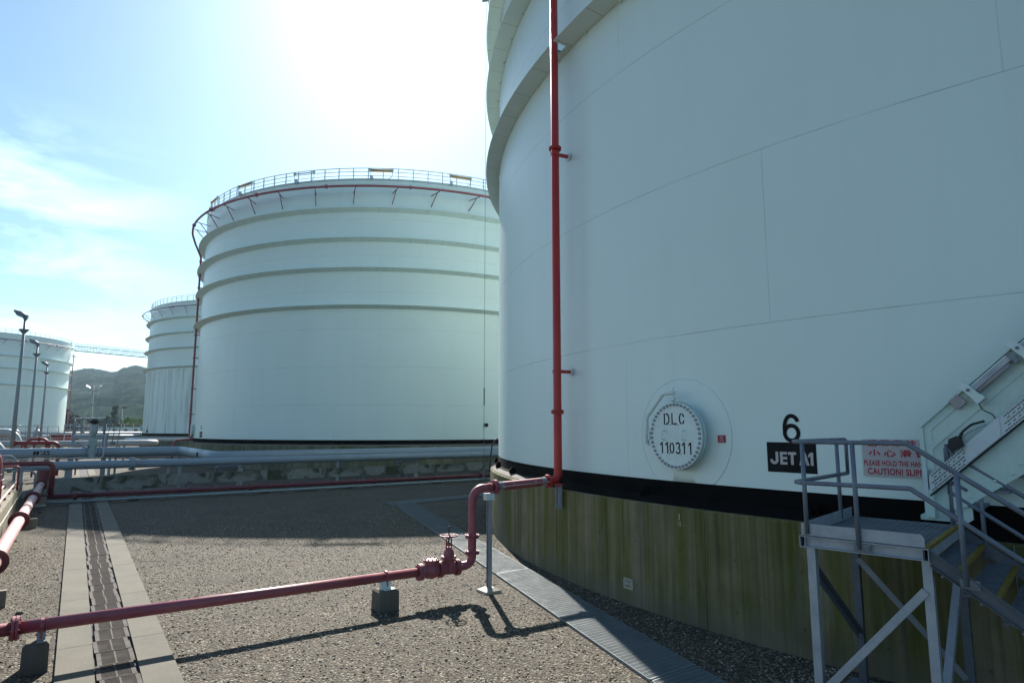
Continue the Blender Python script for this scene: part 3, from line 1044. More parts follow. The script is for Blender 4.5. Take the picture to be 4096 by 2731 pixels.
def g3(x):
    q1, q2 = b1 - 0.052, b0 + 0.058
    O_ = org + nn * 0.2515
    ribbon(LT, arc2(x, q1, 0.042, 0.040, 160, -80, 14), w, O_, rt, up, nn, 0.0)
    ribbon(LT, arc2(x, q2, 0.046, 0.046, 80, -160, 14), w, O_, rt, up, nn, 0.0)
g1(-0.305); g1(-0.18); dot(-0.135, b0); g0(-0.08); g3(0.06); dot(0.125, b0); g1(0.205); g1(0.345)
LT.build('stencil_lettering', M['letter'], cover)

# tank number and product name
o6, r6, u6, n6 = shell_frame(C6, RT, -139.98, 3.285)
m = MB()
six = arc2(0.0, 0.075, 0.105, 0.115, 12, 90, 8) + arc2(0.0, -0.0, 0.108, 0.19, 90, 180, 14)[1:] + arc2(0.0, -0.075, 0.108, 0.115, 180, 540, 40)[0:]
ribbon(m, six, 0.062, o6, r6, u6, n6, 0.006)
m.build('tank_number', M['letter'], T6)
oj, rj, uj, nj = shell_frame(C6, RT, -140.05, 2.834)
m = MB()
for i in range(8):
    a0 = -141.15 + (2.18) * i / 8; a1 = -141.15 + 2.18 * (i + 1) / 8
    vs = [pol(C6, RT + 0.004, a0, 2.603), pol(C6, RT + 0.004, a1, 2.603), pol(C6, RT + 0.004, a1, 3.066), pol(C6, RT + 0.004, a0, 3.066)]
    m.add(vs, [(0, 1, 2, 3)])
pn = m.build('product_panel', M['letter'], T6)
m = MB()
LH, SW = 0.195, 0.044                     # letter height, stroke width
Oj = oj + rj * -0.005 - uj * 0.012


def lb(x0, y0, x1, y1):
    m.add([Oj + rj * x + uj * y + nj * 0.009 for x, y in ((x0, y0), (x1, y0), (x1, y1), (x0, y1))], [(0, 1, 2, 3)])


h2 = LH / 2
ribbon(m, [(-0.225, h2), (-0.225, -h2 + 0.062)] + arc2(-0.270, -h2 + 0.062, 0.045, 0.040, 0, -180, 12)[1:] + [(-0.315, -h2 + 0.075)], SW, Oj, rj, uj, nj, 0.009)
lb(-0.175, -h2, -0.175 + SW, h2)
for yy in (-h2, -SW * 0.5 + 0.004, h2 - SW * 0.9): lb(-0.175 + SW, yy, -0.060, yy + SW * 0.9)
lb(-0.045, h2 - SW * 0.95, 0.085, h2); lb(0.020 - SW / 2, -h2, 0.020 + SW / 2, h2 - SW * 0.95)
for sg in (-1, 1):
    m.add([Oj + rj * (0.205 + sg * x) + uj * y + nj * 0.009 for x, y in ((0.078, -h2), (0.034, -h2), (0.0, h2 - 0.055), (0.0, h2), (0.024, h2))][::sg], [(0, 1, 2, 3, 4)])
lb(0.205 - 0.045, -h2 + 0.04, 0.205 + 0.045, -h2 + 0.075)
lb(0.325 - SW / 2, -h2, 0.325 + SW / 2, h2)
m.add([Oj + rj * x + uj * y + nj * 0.009 for x, y in ((0.325 - SW / 2, h2), (0.268, h2 - 0.045), (0.268, h2 - 0.080), (0.325 - SW / 2, h2 - 0.055))], [(0, 1, 2, 3)])
m.build('lettering', M['sign_grey'], pn)

# black anchor brackets on the ring
a = -188.0
for a in (-181.6, -174.04, -166.52, -157.6, -148.26, -139.04, -130.0):
    o_, r_, u_, n_ = shell_frame(C6, RT, a, 2.05)
    m = MB()
    for s in (-0.045, 0.045):
        m.prism([(0.004, -0.06), (0.16, -0.06), (0.16, 0.03), (0.10, 0.13), (0.004, 0.13)], o_ + r_ * (s - 0.008), n_, u_, -0.016)
    m.box(o_ + n_ * 0.10 + u_ * 0.075, (0.15, 0.15, 0.014), r_, n_, u_)
    m.cyl(o_ + n_ * 0.11 - u_ * 0.15, o_ + n_ * 0.11 + u_ * 0.13, 0.018, 8)
    m.build('anchor_bracket', M['bitumen'], T6)

# the middle tank's number and panel, and those of the grimy tank
for (c, r, dg, T, num) in ((C4, R4_, -139.7, T4, '4'), (C3, R3_, -135.2, T3, '')):
    o_, r_, u_, n_ = shell_frame(c, r, dg, 3.25)
    if num:
        m = place_text(num, 0.62, o_, r_, u_, n_, 0.012, lift=0.006); m.build('tank_number', M['letter'], T)
    else:
        m = MB(); m.box(o_ + n_ * 0.006, (0.10, 0.5, 0.01), r_, u_, n_); m.build('number_mark', M['letter'], T)
    m = MB(); m.box(o_ - u_ * 0.58 + n_ * 0.006, (0.8, 0.5, 0.012), r_, u_, n_)
    pn = m.build('product_panel', M['letter'], T)
    if num:
        m = place_text('JET A1', 0.28, o_ - u_ * 0.58, r_, u_, n_, 0.012, lift=0.016, sx=0.9); m.build('lettering', M['sign_grey'], pn)
o_, r_, u_, n_ = shell_frame(C4, R4_, -150.2, 3.05)
m = MB(); m.rev([(0.5, 0), (0.5, 0.2), (0.62, 0.2), (0.62, 0.27), (0.001, 0.27)], o_, n_, 32)
m.build('manhole', M['white'], T4)
o_, r_, u_, n_ = shell_frame(C3, R3_, -149.0, 3.1)
m = MB(); m.rev([(0.5, 0), (0.5, 0.2), (0.62, 0.2), (0.62, 0.27), (0.001, 0.27)], o_, n_, 32)
m.build('manhole', M['white'], T3)
# box on the middle tank
o_, r_, u_, n_ = shell_frame(C4, R4_, -60.85, 3.478)
t = thing('junction_box', 'small dark square box with a pale rim on the middle tank beside the hanging cable', 'box', o_)
m = MB(); m.box(o_ + n_ * 0.03, (0.36, 0.30, 0.06), r_, u_, n_); m.build('rim', M['railing'], t)
m = MB(); m.box(o_ + n_ * 0.10 + r_ * 0.05, (0.24, 0.25, 0.09), r_, u_, n_); m.build('cover', M['slot'], t)

# small red sign by the manhole
o_, r_, u_, n_ = shell_frame(C6, RT, -143.42, 3.102)
t = thing('warning_sign', 'small square red sign with tiny white writing right of the round manhole', 'sign', o_)
m = MB(); m.box(o_ + n_ * 0.018, (0.15, 0.128, 0.006), r_, u_, n_); m.build('board', M['sign_red'], t)
m = MB()
for s, y, sz in (('危險', 0.045, 0.026), ('嚴禁煙火', 0.022, 0.02), ('不准進入', 0.004, 0.016), ('DANGER', -0.018, 0.022), ('CONFINED SPACE', -0.036, 0.012), ('NO UNAUTHORISED ENTRY', -0.051, 0.0095)):
    place_text(s, sz, o_ + u_ * y, r_, u_, n_, 0.0004, lift=0.0225, mb=m)
m.build('lettering', M['sign_grey'], t)

# caution sign on the shell behind the stair
o_, r_, u_, n_ = shell_frame(C6, RT, -135.83, 2.874)
t = thing('caution_sign', 'wide pinkish white sign with red Chinese and English lettering behind the handrail', 'sign', o_)
m = MB(); m.box(o_ + n_ * 0.016, (0.955, 0.51, 0.006), r_, u_, n_); m.build('board', M['sign_grey'], t)
m = MB()
place_text('請 緊 握 扶 手', 0.105, o_ - r_ * 0.02 + u_ * 0.195, r_, u_, n_, 0.003, lift=0.0205, sx=1.18, mb=m)
place_text('小 心 滑 倒', 0.105, o_ - r_ * 0.03 + u_ * 0.06, r_, u_, n_, 0.003, lift=0.0205, sx=1.45, mb=m)
place_text('PLEASE HOLD THE HANDRAIL!', 0.098, o_ + u_ * -0.075, r_, u_, n_, 0.0028, lift=0.0205, sx=0.66, spacing=1.05, mb=m)
place_text('CAUTION! SLIPPERY', 0.118, o_ + u_ * -0.19, r_, u_, n_, 0.0036, lift=0.0205, sx=0.74, spacing=1.08, mb=m)
m.build('lettering', M['sign_red'], t)

# plate and painted mark on the foundation ring
o_, r_, u_, n_ = shell_frame(C6, RF, -149.11, 0.376)
t = thing('nameplate', 'small cream plate with faded print screwed low on the mossy ring', 'plate', o_)
m = MB(); m.box(o_ + n_ * 0.008, (0.262, 0.196, 0.01), r_, u_, n_); m.build('plate', M['plate'], t)
m = MB()
for yy, ww in ((0.06, 0.16), (0.035, 0.12), (-0.03, 0.17), (-0.042, 0.15)):
    for kx in range(9):
        m.box(o_ + n_ * 0.0135 + u_ * yy + r_ * (ww * (kx / 8 - 0.5)), (0.011, 0.012, 0.002), r_, u_, n_)
for sx_ in (-0.115, 0.115):
    for sy_ in (-0.083, 0.083):
        m.box(o_ + n_ * 0.0135 + u_ * sy_ + r_ * sx_, (0.012, 0.012, 0.006), r_, u_, n_)
m.build('print', M['iron'], t)
o_, r_, u_, n_ = shell_frame(C6, RF, -145.47, 1.70)
m = MB()
m.box(o_ + n_ * 0.004 + u_ * 0.055, (0.022, 0.11, 0.004), r_, u_, n_)
place_text('15', 0.11, o_ - u_ * 0.07, r_, u_, n_, 0.002, lift=0.005, sx=0.7, mb=m)
tag(m.build('survey_mark', M['plate']), 'short white painted line and digits at the rim of the mossy ring', 'painted mark')

# ------------------------------------------------------------------ front fire pipe, q = 11.3 line
QP = 11.3
t = thing('fire_water_pipe', 'foreground red fire pipe with check valve and gate valve, rising up the near tank', 'fire pipe', W(0, QP, 0))
PRAD = 0.084


def flange(name, p, axis, r=0.145, th=0.05, bolts=8, mat='red_faded', parent=None, gap=True):
    axis = Vector(axis).normalized()
    m = MB()
    for s in ((-1, 1) if gap else (0,)):
        c = Vector(p) + axis * (s * (th / 4 + 0.004) if gap else 0)
        h = th / 4 if gap else th / 2
        m.rev([(0.001, -h), (r - 0.004, -h), (r, -h + 0.004), (r, h - 0.004), (r - 0.004, h), (0.001, h)], c, axis, 28, smooth=False)
    ref = Vector((0, 0, 1)) if abs(axis.z) < 0.9 else Vector((1, 0, 0))
    u = (ref - axis * axis.dot(ref)).normalized(); w_ = axis.cross(u)
    for i in range(bolts):
        a = 2 * PI * (i + 0.5) / bolts
        c = Vector(p) + (u * math.cos(a) + w_ * math.sin(a)) * (r - 0.03)
        m.rev([(0.001, -th * 0.85), (0.013, -th * 0.85), (0.013, th * 0.85), (0.001, th * 0.85)], c, axis, 6, smooth=False)
    return m.build(name, M[mat], parent)


ZP = 0.60
m = MB()
m.tube([W(-7.5, QP, ZP + 0.0), W(-0.33, QP, ZP)], PRAD, 24)
m.tube([W(-0.33, QP, ZP), W(5.72, QP, ZP - 0.02)], PRAD, 24)
m.build('pipe_run', M['red_faded'], t)
flange('flange', W(-0.31, QP, ZP), VV, 0.16, 0.07, 10, 'red_faded', t)
# clamps over the blocks
for p in (-0.01, 5.08):
    m = MB()
    m.rev([(PRAD + 0.002, -0.02), (PRAD + 0.012, -0.02), (PRAD + 0.012, 0.02), (PRAD + 0.002, 0.02)], W(p, QP, ZP - 0.005), VV, 28)
    for s in (-1, 1):
        m.box(W(p, QP + s * (PRAD + 0.012), ZP - 0.10), (0.024, 0.012, 0.13), VV, UU, ZZ)
    m.build('pipe_clamp', M['red_faded'], t)
# check valve (short barrel with bolted lid)
ZV = 0.575
cv = MB()
cv.rev([(0.09, -0.19), (0.10, -0.15), (0.135, -0.09), (0.155, 0.0), (0.135, 0.09), (0.10, 0.15), (0.09, 0.19)], W(6.02, QP, ZV), VV, 32)
cv.rev([(0.12, -0.02), (0.12, 0.155), (0.155, 0.155), (0.155, 0.18)], W(6.02, QP, ZV), ZZ, 32)
cvo = cv.build('check_valve', M['red_faded'], t)
m = MB()
m.rev([(0.157, 0.184), (0.157, 0.205), (0.152, 0.21), (0.001, 0.21)], W(6.02, QP, ZV), ZZ, 32)
for i in range(10):
    a = 2 * PI * i / 10
    m.rev([(0.013, 0.0), (0.013, 0.03), (0.001, 0.03)], W(6.02, QP, ZV + 0.21) + (VV * math.cos(a) + UU * math.sin(a)) * 0.13, ZZ, 6, smooth=False)
m.build('bolted_lid', M['red_faded'], cvo)
flange('flange', W(5.78, QP, ZV), VV, 0.155, 0.07, 8, 'red_faded', t)
flange('flange', W(6.21, QP, ZV), VV, 0.155, 0.06, 8, 'red_faded', t)
# gate valve
gv = MB()
gv.rev([(0.10, -0.17), (0.115, -0.12), (0.115, 0.12), (0.10, 0.17)], W(6.40, QP, ZV), VV, 28)
gv.box(W(6.40, QP, ZV + 0.02), (0.13, 0.27, 0.22), VV, UU, ZZ)
gv.rev([(0.10, 0.0), (0.115, 0.17), (0.145, 0.175), (0.145, 0.20)], W(6.40, QP, ZV), ZZ, 28)
gvo = gv.build('gate_valve', M['red_faded'], t)
m = MB()
m.rev([(0.145, 0.205), (0.145, 0.235), (0.11, 0.24), (0.102, 0.30), (0.085, 0.35), (0.055, 0.375), (0.05, 0.40), (0.001, 0.40)], W(6.40, QP, ZV), ZZ, 28)
m.build('bonnet', M['red_faded'], gvo)
m = MB()
for s in (-1, 1):
    m.tube(fillet([W(6.40 + s * 0.055, QP, ZV + 0.36), W(6.40 + s * 0.055, QP, ZV + 0.55), W(6.40 + s * 0.02, QP, ZV + 0.60)], 0.03, 3), 0.014, 8)
m.rev([(0.035, 0.575), (0.035, 0.625), (0.001, 0.625)], W(6.40, QP, ZV), ZZ, 16)
m.rev([(0.03, 0.42), (0.045, 0.43), (0.045, 0.47), (0.03, 0.48)], W(6.40, QP, ZV), ZZ, 12)
m.build('yoke', M['red_faded'], gvo)
m = MB(); m.cyl(W(6.40, QP, ZV + 0.36), W(6.40, QP, ZV + 0.80), 0.0165, 10)
m.build('stem', M['iron'], gvo)
hw = MB()
hz = W(6.40, QP, ZV + 0.615)
hw.tube([hz + (VV * math.cos(a) + UU * math.sin(a)) * 0.17 for a in [2 * PI * i / 40 for i in range(40)]], 0.013, 8, closed=True)
for i in range(5):
    a = 2 * PI * i / 5 + 0.3
    hw.bar(hz + (VV * math.cos(a) + UU * math.sin(a)) * 0.02, hz + (VV * math.cos(a) + UU * math.sin(a)) * 0.168, 0.018, 0.010)
hw.rev([(0.001, -0.02), (0.034, -0.02), (0.034, 0.02), (0.001, 0.02)], hz, ZZ, 14)
hw.build('handwheel', M['red_faded'], gvo)
flange('flange', W(6.585, QP, ZV), VV, 0.155, 0.07, 8, 'red_faded', t)
# elbow, vertical and upper pipe
PV = 6.935
path = fillet([W(6.60, QP, ZV), W(PV, QP, ZV + 0.01), W(PV, QP, 2.055), W(7.42, QP, 2.068)], 0.24, 10)
m = MB(); m.tube(path, PRAD, 24); m.build('riser_elbow', M['red_faded'], t)
flange('flange', W(PV, QP, 0.82), ZZ, 0.145, 0.055, 8, 'red_faded', t)
flange('flange', W(PV, QP, 1.13), ZZ, 0.145, 0.055, 8, 'red_faded', t)
m = MB(); m.rev([(PRAD, -0.015), (PRAD + 0.01, -0.015), (PRAD + 0.01, 0.015), (PRAD, 0.015)], W(7.32, QP, 2.066), VV, 24)
m.build('pipe_clamp', M['red_faded'], t)
flange('flange', W(7.47, QP, 2.070), VV, 0.15, 0.07, 8, 'red_faded', t)
AX = (W(8.86, QP, 2.12) - W(7.47, QP, 2.070)).normalized()
B0 = W(7.47, QP, 2.070)
# bellows joint: corrugated steel cuffs at each end, painted barrel between
for (s0, s1) in ((0.06, 0.20), (1.20, 1.34)):
    pr_ = [(0.078, s0)]  # corrugations
    for i in range(7):
        z0 = s0 + (s1 - s0) * (i + 0.2) / 7; z1 = s0 + (s1 - s0) * (i + 0.7) / 7
        pr_ += [(0.097, z0), (0.097, z0 + 0.006), (0.080, z1), (0.080, z1 + 0.003)]
    m = MB(); m.rev(pr_, B0, AX, 28); m.build('bellows', M['galv'], t)
m = MB(); m.rev([(0.088, 0.19), (0.092, 0.20), (0.092, 1.20), (0.088, 1.21)], B0, AX, 28); m.build('bellows_barrel', M['red_faded'], t)
sd = ZZ.cross(AX).normalized(); upx = AX.cross(sd)
for s in (-1, 1):
    m = MB()
    o1 = B0 + sd * (-s * 0.105) - upx * 0.0
    m.cyl(o1 + AX * 0.14, o1 + AX * 1.40, 0.012, 8)
    for e in (0.16, 1.38):
        m.box(o1 + AX * e, (0.10, 0.03, 0.035), AX, sd, upx)
    for e in (0.42, 1.0):
        m.box(o1 + AX * e + upx * 0.02, (0.012, 0.012, 0.06), AX, sd, upx)
    m.build('tie_rod', M['pink'], t)
m = MB()
m.rev([(0.001, -0.02), (0.135, -0.02), (0.15, 0.0), (0.135, 0.035), (0.10, 0.05), (0.09, 0.10)], W(8.87, QP, 2.12), AX, 28)
for i in range(8):
    a = 2 * PI * i / 8
    m.rev([(0.014, -0.05), (0.014, 0.06), (0.001, 0.06)], W(8.87, QP, 2.12) + (sd * math.cos(a) + upx * math.sin(a)) * 0.12, AX, 6, smooth=False)
m.build('flange', M['red'], t)
RP = W(9.17, QP, 0)
RP = Vector((RP.x, RP.y, 0))
path = fillet([W(8.88, QP, 2.12), Vector((RP.x, RP.y, 2.14)), Vector((RP.x, RP.y, 23.0))], 0.22, 10)
m = MB(); m.tube(path, 0.093, 24); m.build('riser', M['red'], t)
rdir = Vector((C6[0] - RP.x, C6[1] - RP.y, 0)).normalized()
for z in (4.56, 9.76, 16.2):
    b_ = MB()
    b_.bar(RP + ZZ * z, RP + rdir * 0.345 + ZZ * z, 0.06, 0.07)
    b_.rev([(0.095, -0.035), (0.108, -0.035), (0.108, 0.035), (0.095, 0.035)], RP + ZZ * z, ZZ, 24)
    b_.build('wall_bracket', M['red'], t)
    b_ = MB(); b_.box(RP + rdir * 0.352 + ZZ * z, (0.02, 0.16, 0.16), rdir, ZZ.cross(rdir), ZZ); b_.build('pad_plate', M['white'], t)
for z in (3.645, 9.90):
    flange('flange', RP + ZZ * z, ZZ, 0.15, 0.06, 8, 'red', t)

# ------------------------------------------------------------------ supports of the front pipe


def block(p, q, w_, d_, h, label, mat='block'):
    tt = thing('concrete_block', label, 'concrete block', W(p, q, 0), 'concrete pipe blocks')
    b_ = 0.035
    m = MB()
    O = W(p, q, 0)
    def ringp(x, y, z): return [O + VV * sx * x + UU * sy * y + ZZ * z for sx, sy in ((-1, -1), (1, -1), (1, 1), (-1, 1))]
    vs = ringp(w_ / 2 * 1.04, d_ / 2 * 1.04, -0.05) + ringp(w_ / 2, d_ / 2, h - b_) + ringp(w_ / 2 - b_, d_ / 2 - b_, h)
    fs = []
    for k in (0, 1):
        for i in range(4):
            j = (i + 1) % 4
            fs.append((k * 4 + i, k * 4 + j, k * 4 + 4 + j, k * 4 + 4 + i))
    fs.append((8, 9, 10, 11))
    m.add(vs, fs)
    m.build('block', M[mat], tt)
    return tt


t = block(-0.06, 11.33, 0.30, 0.34, 0.40, 'dark weathered concrete block under the red pipe at the bottom left')
m = MB(); m.box(W(-0.01, QP, 0.455), (0.10, 0.09, 0.11), VV, UU, ZZ); m.box(W(-0.01, QP - 0.05, 0.404), (0.09, 0.20, 0.008), VV, UU, ZZ)
m.build('saddle', M['galv'], t)
t = block(5.10, 11.33, 0.37, 0.36, 0.37, 'square concrete block under the red pipe just left of the check valve')
m = MB(); m.box(W(5.08, QP, 0.437), (0.20, 0.08, 0.14), VV, UU, ZZ); m.box(W(5.12, QP - 0.05, 0.374), (0.22, 0.16, 0.008), VV, UU, ZZ)
m.build('saddle', M['white'], t)
# slim steel post
t = thing('pipe_post', 'slim pale steel post on a small plinth holding up the raised red pipe', 'pipe support', W(7.33, 11.28, 0))
m = MB()
c = W(7.33, 11.28, 0)
m.box(c + ZZ * 0.93 + UU * 0.0, (0.012, 0.060, 1.78), VV, UU, ZZ)
m.box(c + ZZ * 0.93 + UU * 0.042, (0.078, 0.009, 1.78), VV, UU, ZZ)
m.box(c + ZZ * 0.93 - UU * 0.042, (0.078, 0.009, 1.78), VV, UU, ZZ)
m.build('post', M['galv'], t)
m = MB(); m.box(c + ZZ * 1.885 - VV * 0.01, (0.19, 0.13, 0.13), VV, UU, ZZ); m.build('head_plate', M['white'], t)
m = MB()
O = c
def rp(x, z): return [O + VV * sx * x + UU * sy * x + ZZ * z for sx, sy in ((-1, -1), (1, -1), (1, 1), (-1, 1))]
vs = rp(0.19, -0.02) + rp(0.18, 0.05) + rp(0.08, 0.10)
fs = [(k * 4 + i, k * 4 + (i + 1) % 4, k * 4 + 4 + (i + 1) % 4, k * 4 + 4 + i) for k in (0, 1) for i in range(4)] + [(8, 9, 10, 11)]
m.add(vs, fs); m.build('plinth', M['plate'], t)
# short channel under the riser, bolted to the ring
t = thing('riser_support', 'short grey steel channel on the concrete ring under the bright red riser', 'pipe support', Vector((RP.x, RP.y, 1.5)))
c = Vector((RP.x, RP.y, 0)) - rdir * 0.0
sdx = ZZ.cross(rdir)
m = MB()
m.box(c + rdir * 0.055 + ZZ * 1.77, (0.010, 0.13, 0.5), rdir, sdx, ZZ)
for s in (-1, 1): m.box(c + rdir * 0.01 + sdx * s * 0.06 + ZZ * 1.77, (0.08, 0.010, 0.5), rdir, sdx, ZZ)
m.build('channel', M['galv'], t)
m = MB(); m.box(c + ZZ * 2.032, (0.20, 0.22, 0.02), rdir, sdx, ZZ); m.box(c + ZZ * 2.0, (0.012, 0.16, 0.06), rdir, sdx, ZZ); m.build('seat_plate', M['red'], t)

# ------------------------------------------------------------------ stair platform at the right
FL = Vector((3.247, 7.336, 0))
E1 = Vector((0.740, -0.673, 0)).normalized()
E2 = Vector((0.673, 0.740, 0)).normalized()
PLN, PWD, ZF = 1.165, 1.985, 2.12


def F3(s, w_, z):
    return FL + E1 * s + E2 * w_ + ZZ * z


t = thing('access_platform', 'galvanised steel access platform with handrails and a short stair at the lower right', 'platform', F3(0.6, 1.0, 0))
m = MB()
nb = 40
for i in range(nb + 1):
    w_ = 0.02 + (PWD - 0.04) * i / nb
    m.bar(F3(0.01, w_, ZF - 0.016), F3(PLN - 0.01, w_, ZF - 0.016), 0.006, 0.03)
for i in range(19):
    s = 0.02 + (PLN - 0.04) * i / 18
    m.bar(F3(s, 0.01, ZF - 0.006), F3(s, PWD - 0.01, ZF - 0.006), 0.010, 0.012)
m.build('deck_grating', M['galv_dark'], t)
m = MB(); m.box(F3(PLN + 0.008, PWD / 2, ZF - 0.012), (0.05, PWD - 0.04, 0.036), E1, E2, ZZ); m.build('nosing', M['yellow'], t)
# toe boards
m = MB(); m.prism([(-0.01, 0), (PLN - 0.07, 0), (PLN, 0.0), (PLN, 0.09), (PLN - 0.03, 0.125), (-0.01, 0.125)], F3(0, -0.008, ZF - 0.005), E1, ZZ, 0.008)
m.build('toe_board', M['galv'], t)
m = MB(); m.box(F3(-0.012, PWD / 2, ZF + 0.055), (0.008, PWD, 0.125), E1, E2, ZZ); m.build('toe_board', M['galv'], t)
m = MB(); m.box(F3(PLN - 0.02, PWD + 0.012, ZF + 0.055), (0.10, 0.008, 0.125), E1, E2, ZZ); m.build('toe_board', M['galv'], t)
# edge beams
for w_ in (0.0, PWD):
    m = MB()
    m.box(F3(PLN / 2, w_ + 0.02, ZF - 0.075), (PLN - 0.03, 0.008, 0.115), E1, E2, ZZ)
    for zz in (-0.022, -0.128): m.box(F3(PLN / 2, w_ - 0.006, ZF + zz), (PLN - 0.03, 0.05, 0.009), E1, E2, ZZ)
    m.build('edge_beam', M['galv'], t)
for s in (0.0, PLN):
    m = MB()
    for dx in (-0.026, 0.026): m.box(F3(s + dx, PWD / 2 - 0.01, ZF - 0.075), (0.008, PWD + 0.05, 0.122), E1, E2, ZZ)
    for zz in (-0.018, -0.132): m.box(F3(s, PWD / 2 - 0.01, ZF + zz), (0.05, PWD + 0.05, 0.008), E1, E2, ZZ)
    m.build('cross_beam', M['galv'], t)


def angle_leg(s, w_, z0, z1, fx, fy, wd=0.085, name='leg', mat='galv'):
    m = MB()
    m.box(F3(s, w_ + fy * 0.004, (z0 + z1) / 2), (wd, 0.008, z1 - z0), E1, E2, ZZ)
    m.box(F3(s + fx * (wd / 2 - 0.004), w_ + 0.01 + wd / 2, (z0 + z1) / 2), (0.008, wd, z1 - z0), E1, E2, ZZ)
    m.build(name, M[mat], t)


angle_leg(0.075, -0.005, 0.01, ZF - 0.14, 1, 1)
angle_leg(1.165, -0.005, 0.01, ZF - 0.14, 1, 1)
angle_leg(0.00, PWD - 0.05, 0.01, ZF - 0.14, 1, 1, 0.09, 'leg', 'steel_shade')  # rear legs take the steel with shade painted in
angle_leg(1.165, PWD - 0.05, 0.01, ZF - 0.14, 1, 1, 0.09, 'leg', 'steel_shade')
for s, w_ in ((0.06, 0.03), (1.165, 0.03), (0.0, PWD - 0.02), (1.16, PWD - 0.02)):
    m = MB(); m.box(F3(s, w_, 0.006), (0.26, 0.26, 0.012), E1, E2, ZZ); m.box(F3(s, w_, -0.02), (0.36, 0.36, 0.045), E1, E2, ZZ); m.build('base_plate', M['galv_dark'], t)


def brace(a, b_, n_, wd=0.075, mat='galv'):
    m = MB()
    a = Vector(a); b_ = Vector(b_)
    d = (b_ - a).normalized(); side = d.cross(n_).normalized()
    m.box((a + b_) / 2, ((b_ - a).length, wd, 0.007), d, side, n_)
    m.box((a + b_) / 2 + side * wd / 2 + n_ * wd / 2 * -1, ((b_ - a).length, 0.007, wd), d, side, n_)
    m.build('brace', M[mat], t)


brace(F3(0.10, -0.02, 0.48), F3(1.14, -0.02, 1.70), E2 * -1)
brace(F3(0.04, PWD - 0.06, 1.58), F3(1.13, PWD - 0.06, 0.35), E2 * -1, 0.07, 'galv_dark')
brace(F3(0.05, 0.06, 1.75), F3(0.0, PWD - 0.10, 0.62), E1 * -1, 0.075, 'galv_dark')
brace(F3(1.19, PWD - 0.10, 1.60), F3(1.19, 0.08, 0.30), E1, 0.075)


def rail_tube(pts, r=0.0245, fr=0.06, name='rail', mat='rail'):
    m = MB(); m.tube(fillet([F3(*p) for p in pts], fr, 6), r, 14); m.build(name, M[mat], t)


ZT_, ZM_ = 3.137, 2.685
SL = 0.703
XB = 1.08
XE = 3.4
# front side: top rail and knee rail, running on down the stair
rail_tube([(-0.02, 1.93, ZM_), (-0.02, 1.96, ZM_), (-0.02, 1.96, ZT_), (-0.06, 0.04, ZT_), (0.02, -0.03, ZT_), (XB, -0.03, ZT_), (XE, -0.03, ZT_ - SL * (XE - XB))], fr=0.05)
rail_tube([(-0.02, 1.93, ZM_), (-0.06, 0.04, ZM_), (0.02, -0.03, ZM_), (XB, -0.03, ZM_), (XE, -0.03, ZM_ - SL * (XE - XB))], fr=0.05)
# rear stair side, joined by a loop
rail_tube([(1.30, PWD, ZM_ - 0.15), (1.125, PWD, ZM_ - 0.03), (1.115, PWD, ZM_ - 0.20)], fr=0.05)
rail_tube([(1.115, PWD, 2.86), (1.11, PWD, 3.10), (1.19, PWD, 2.955), (XE, PWD, 2.955 - SL * (XE - 1.19))], fr=0.03)
rail_tube([(1.115, PWD, 2.66), (1.13, PWD, 2.50), (XE, PWD, 2.50 - SL * (XE - 1.13))], fr=0.05)
for (s, w_, z0, z1) in ((0.055, -0.03, 2.13, ZT_), (0.572, -0.035, 2.03, ZT_), (1.483, -0.035, 1.80, 2.855), (2.35, -0.035, 1.18, 2.24),
                        (-0.02, 1.53, 2.13, ZT_), (1.125, PWD, 1.95, 3.09), (1.425, PWD + 0.01, 1.72, 2.78), (2.3, PWD + 0.01, 1.10, 2.17)):
    m = MB(); m.cyl(F3(s, w_, z0), F3(s, w_, z1), 0.0245, 14); m.build('rail_post', M['rail'], t)
for (s, w_, z) in ((0.60, -0.045, 2.045), (1.51, -0.045, 1.82)):
    m = MB(); m.box(F3(s, w_ + 0.018, z), (0.16, 0.01, 0.085), E1, E2, ZZ)
    for dx in (-0.055, 0.055): m.rev([(0.016, 0), (0.016, 0.02), (0.001, 0.02)], F3(s + dx, w_ + 0.013, z), E2 * -1, 6, smooth=False)
    m.build('post_foot', M['galv_dark'], t)
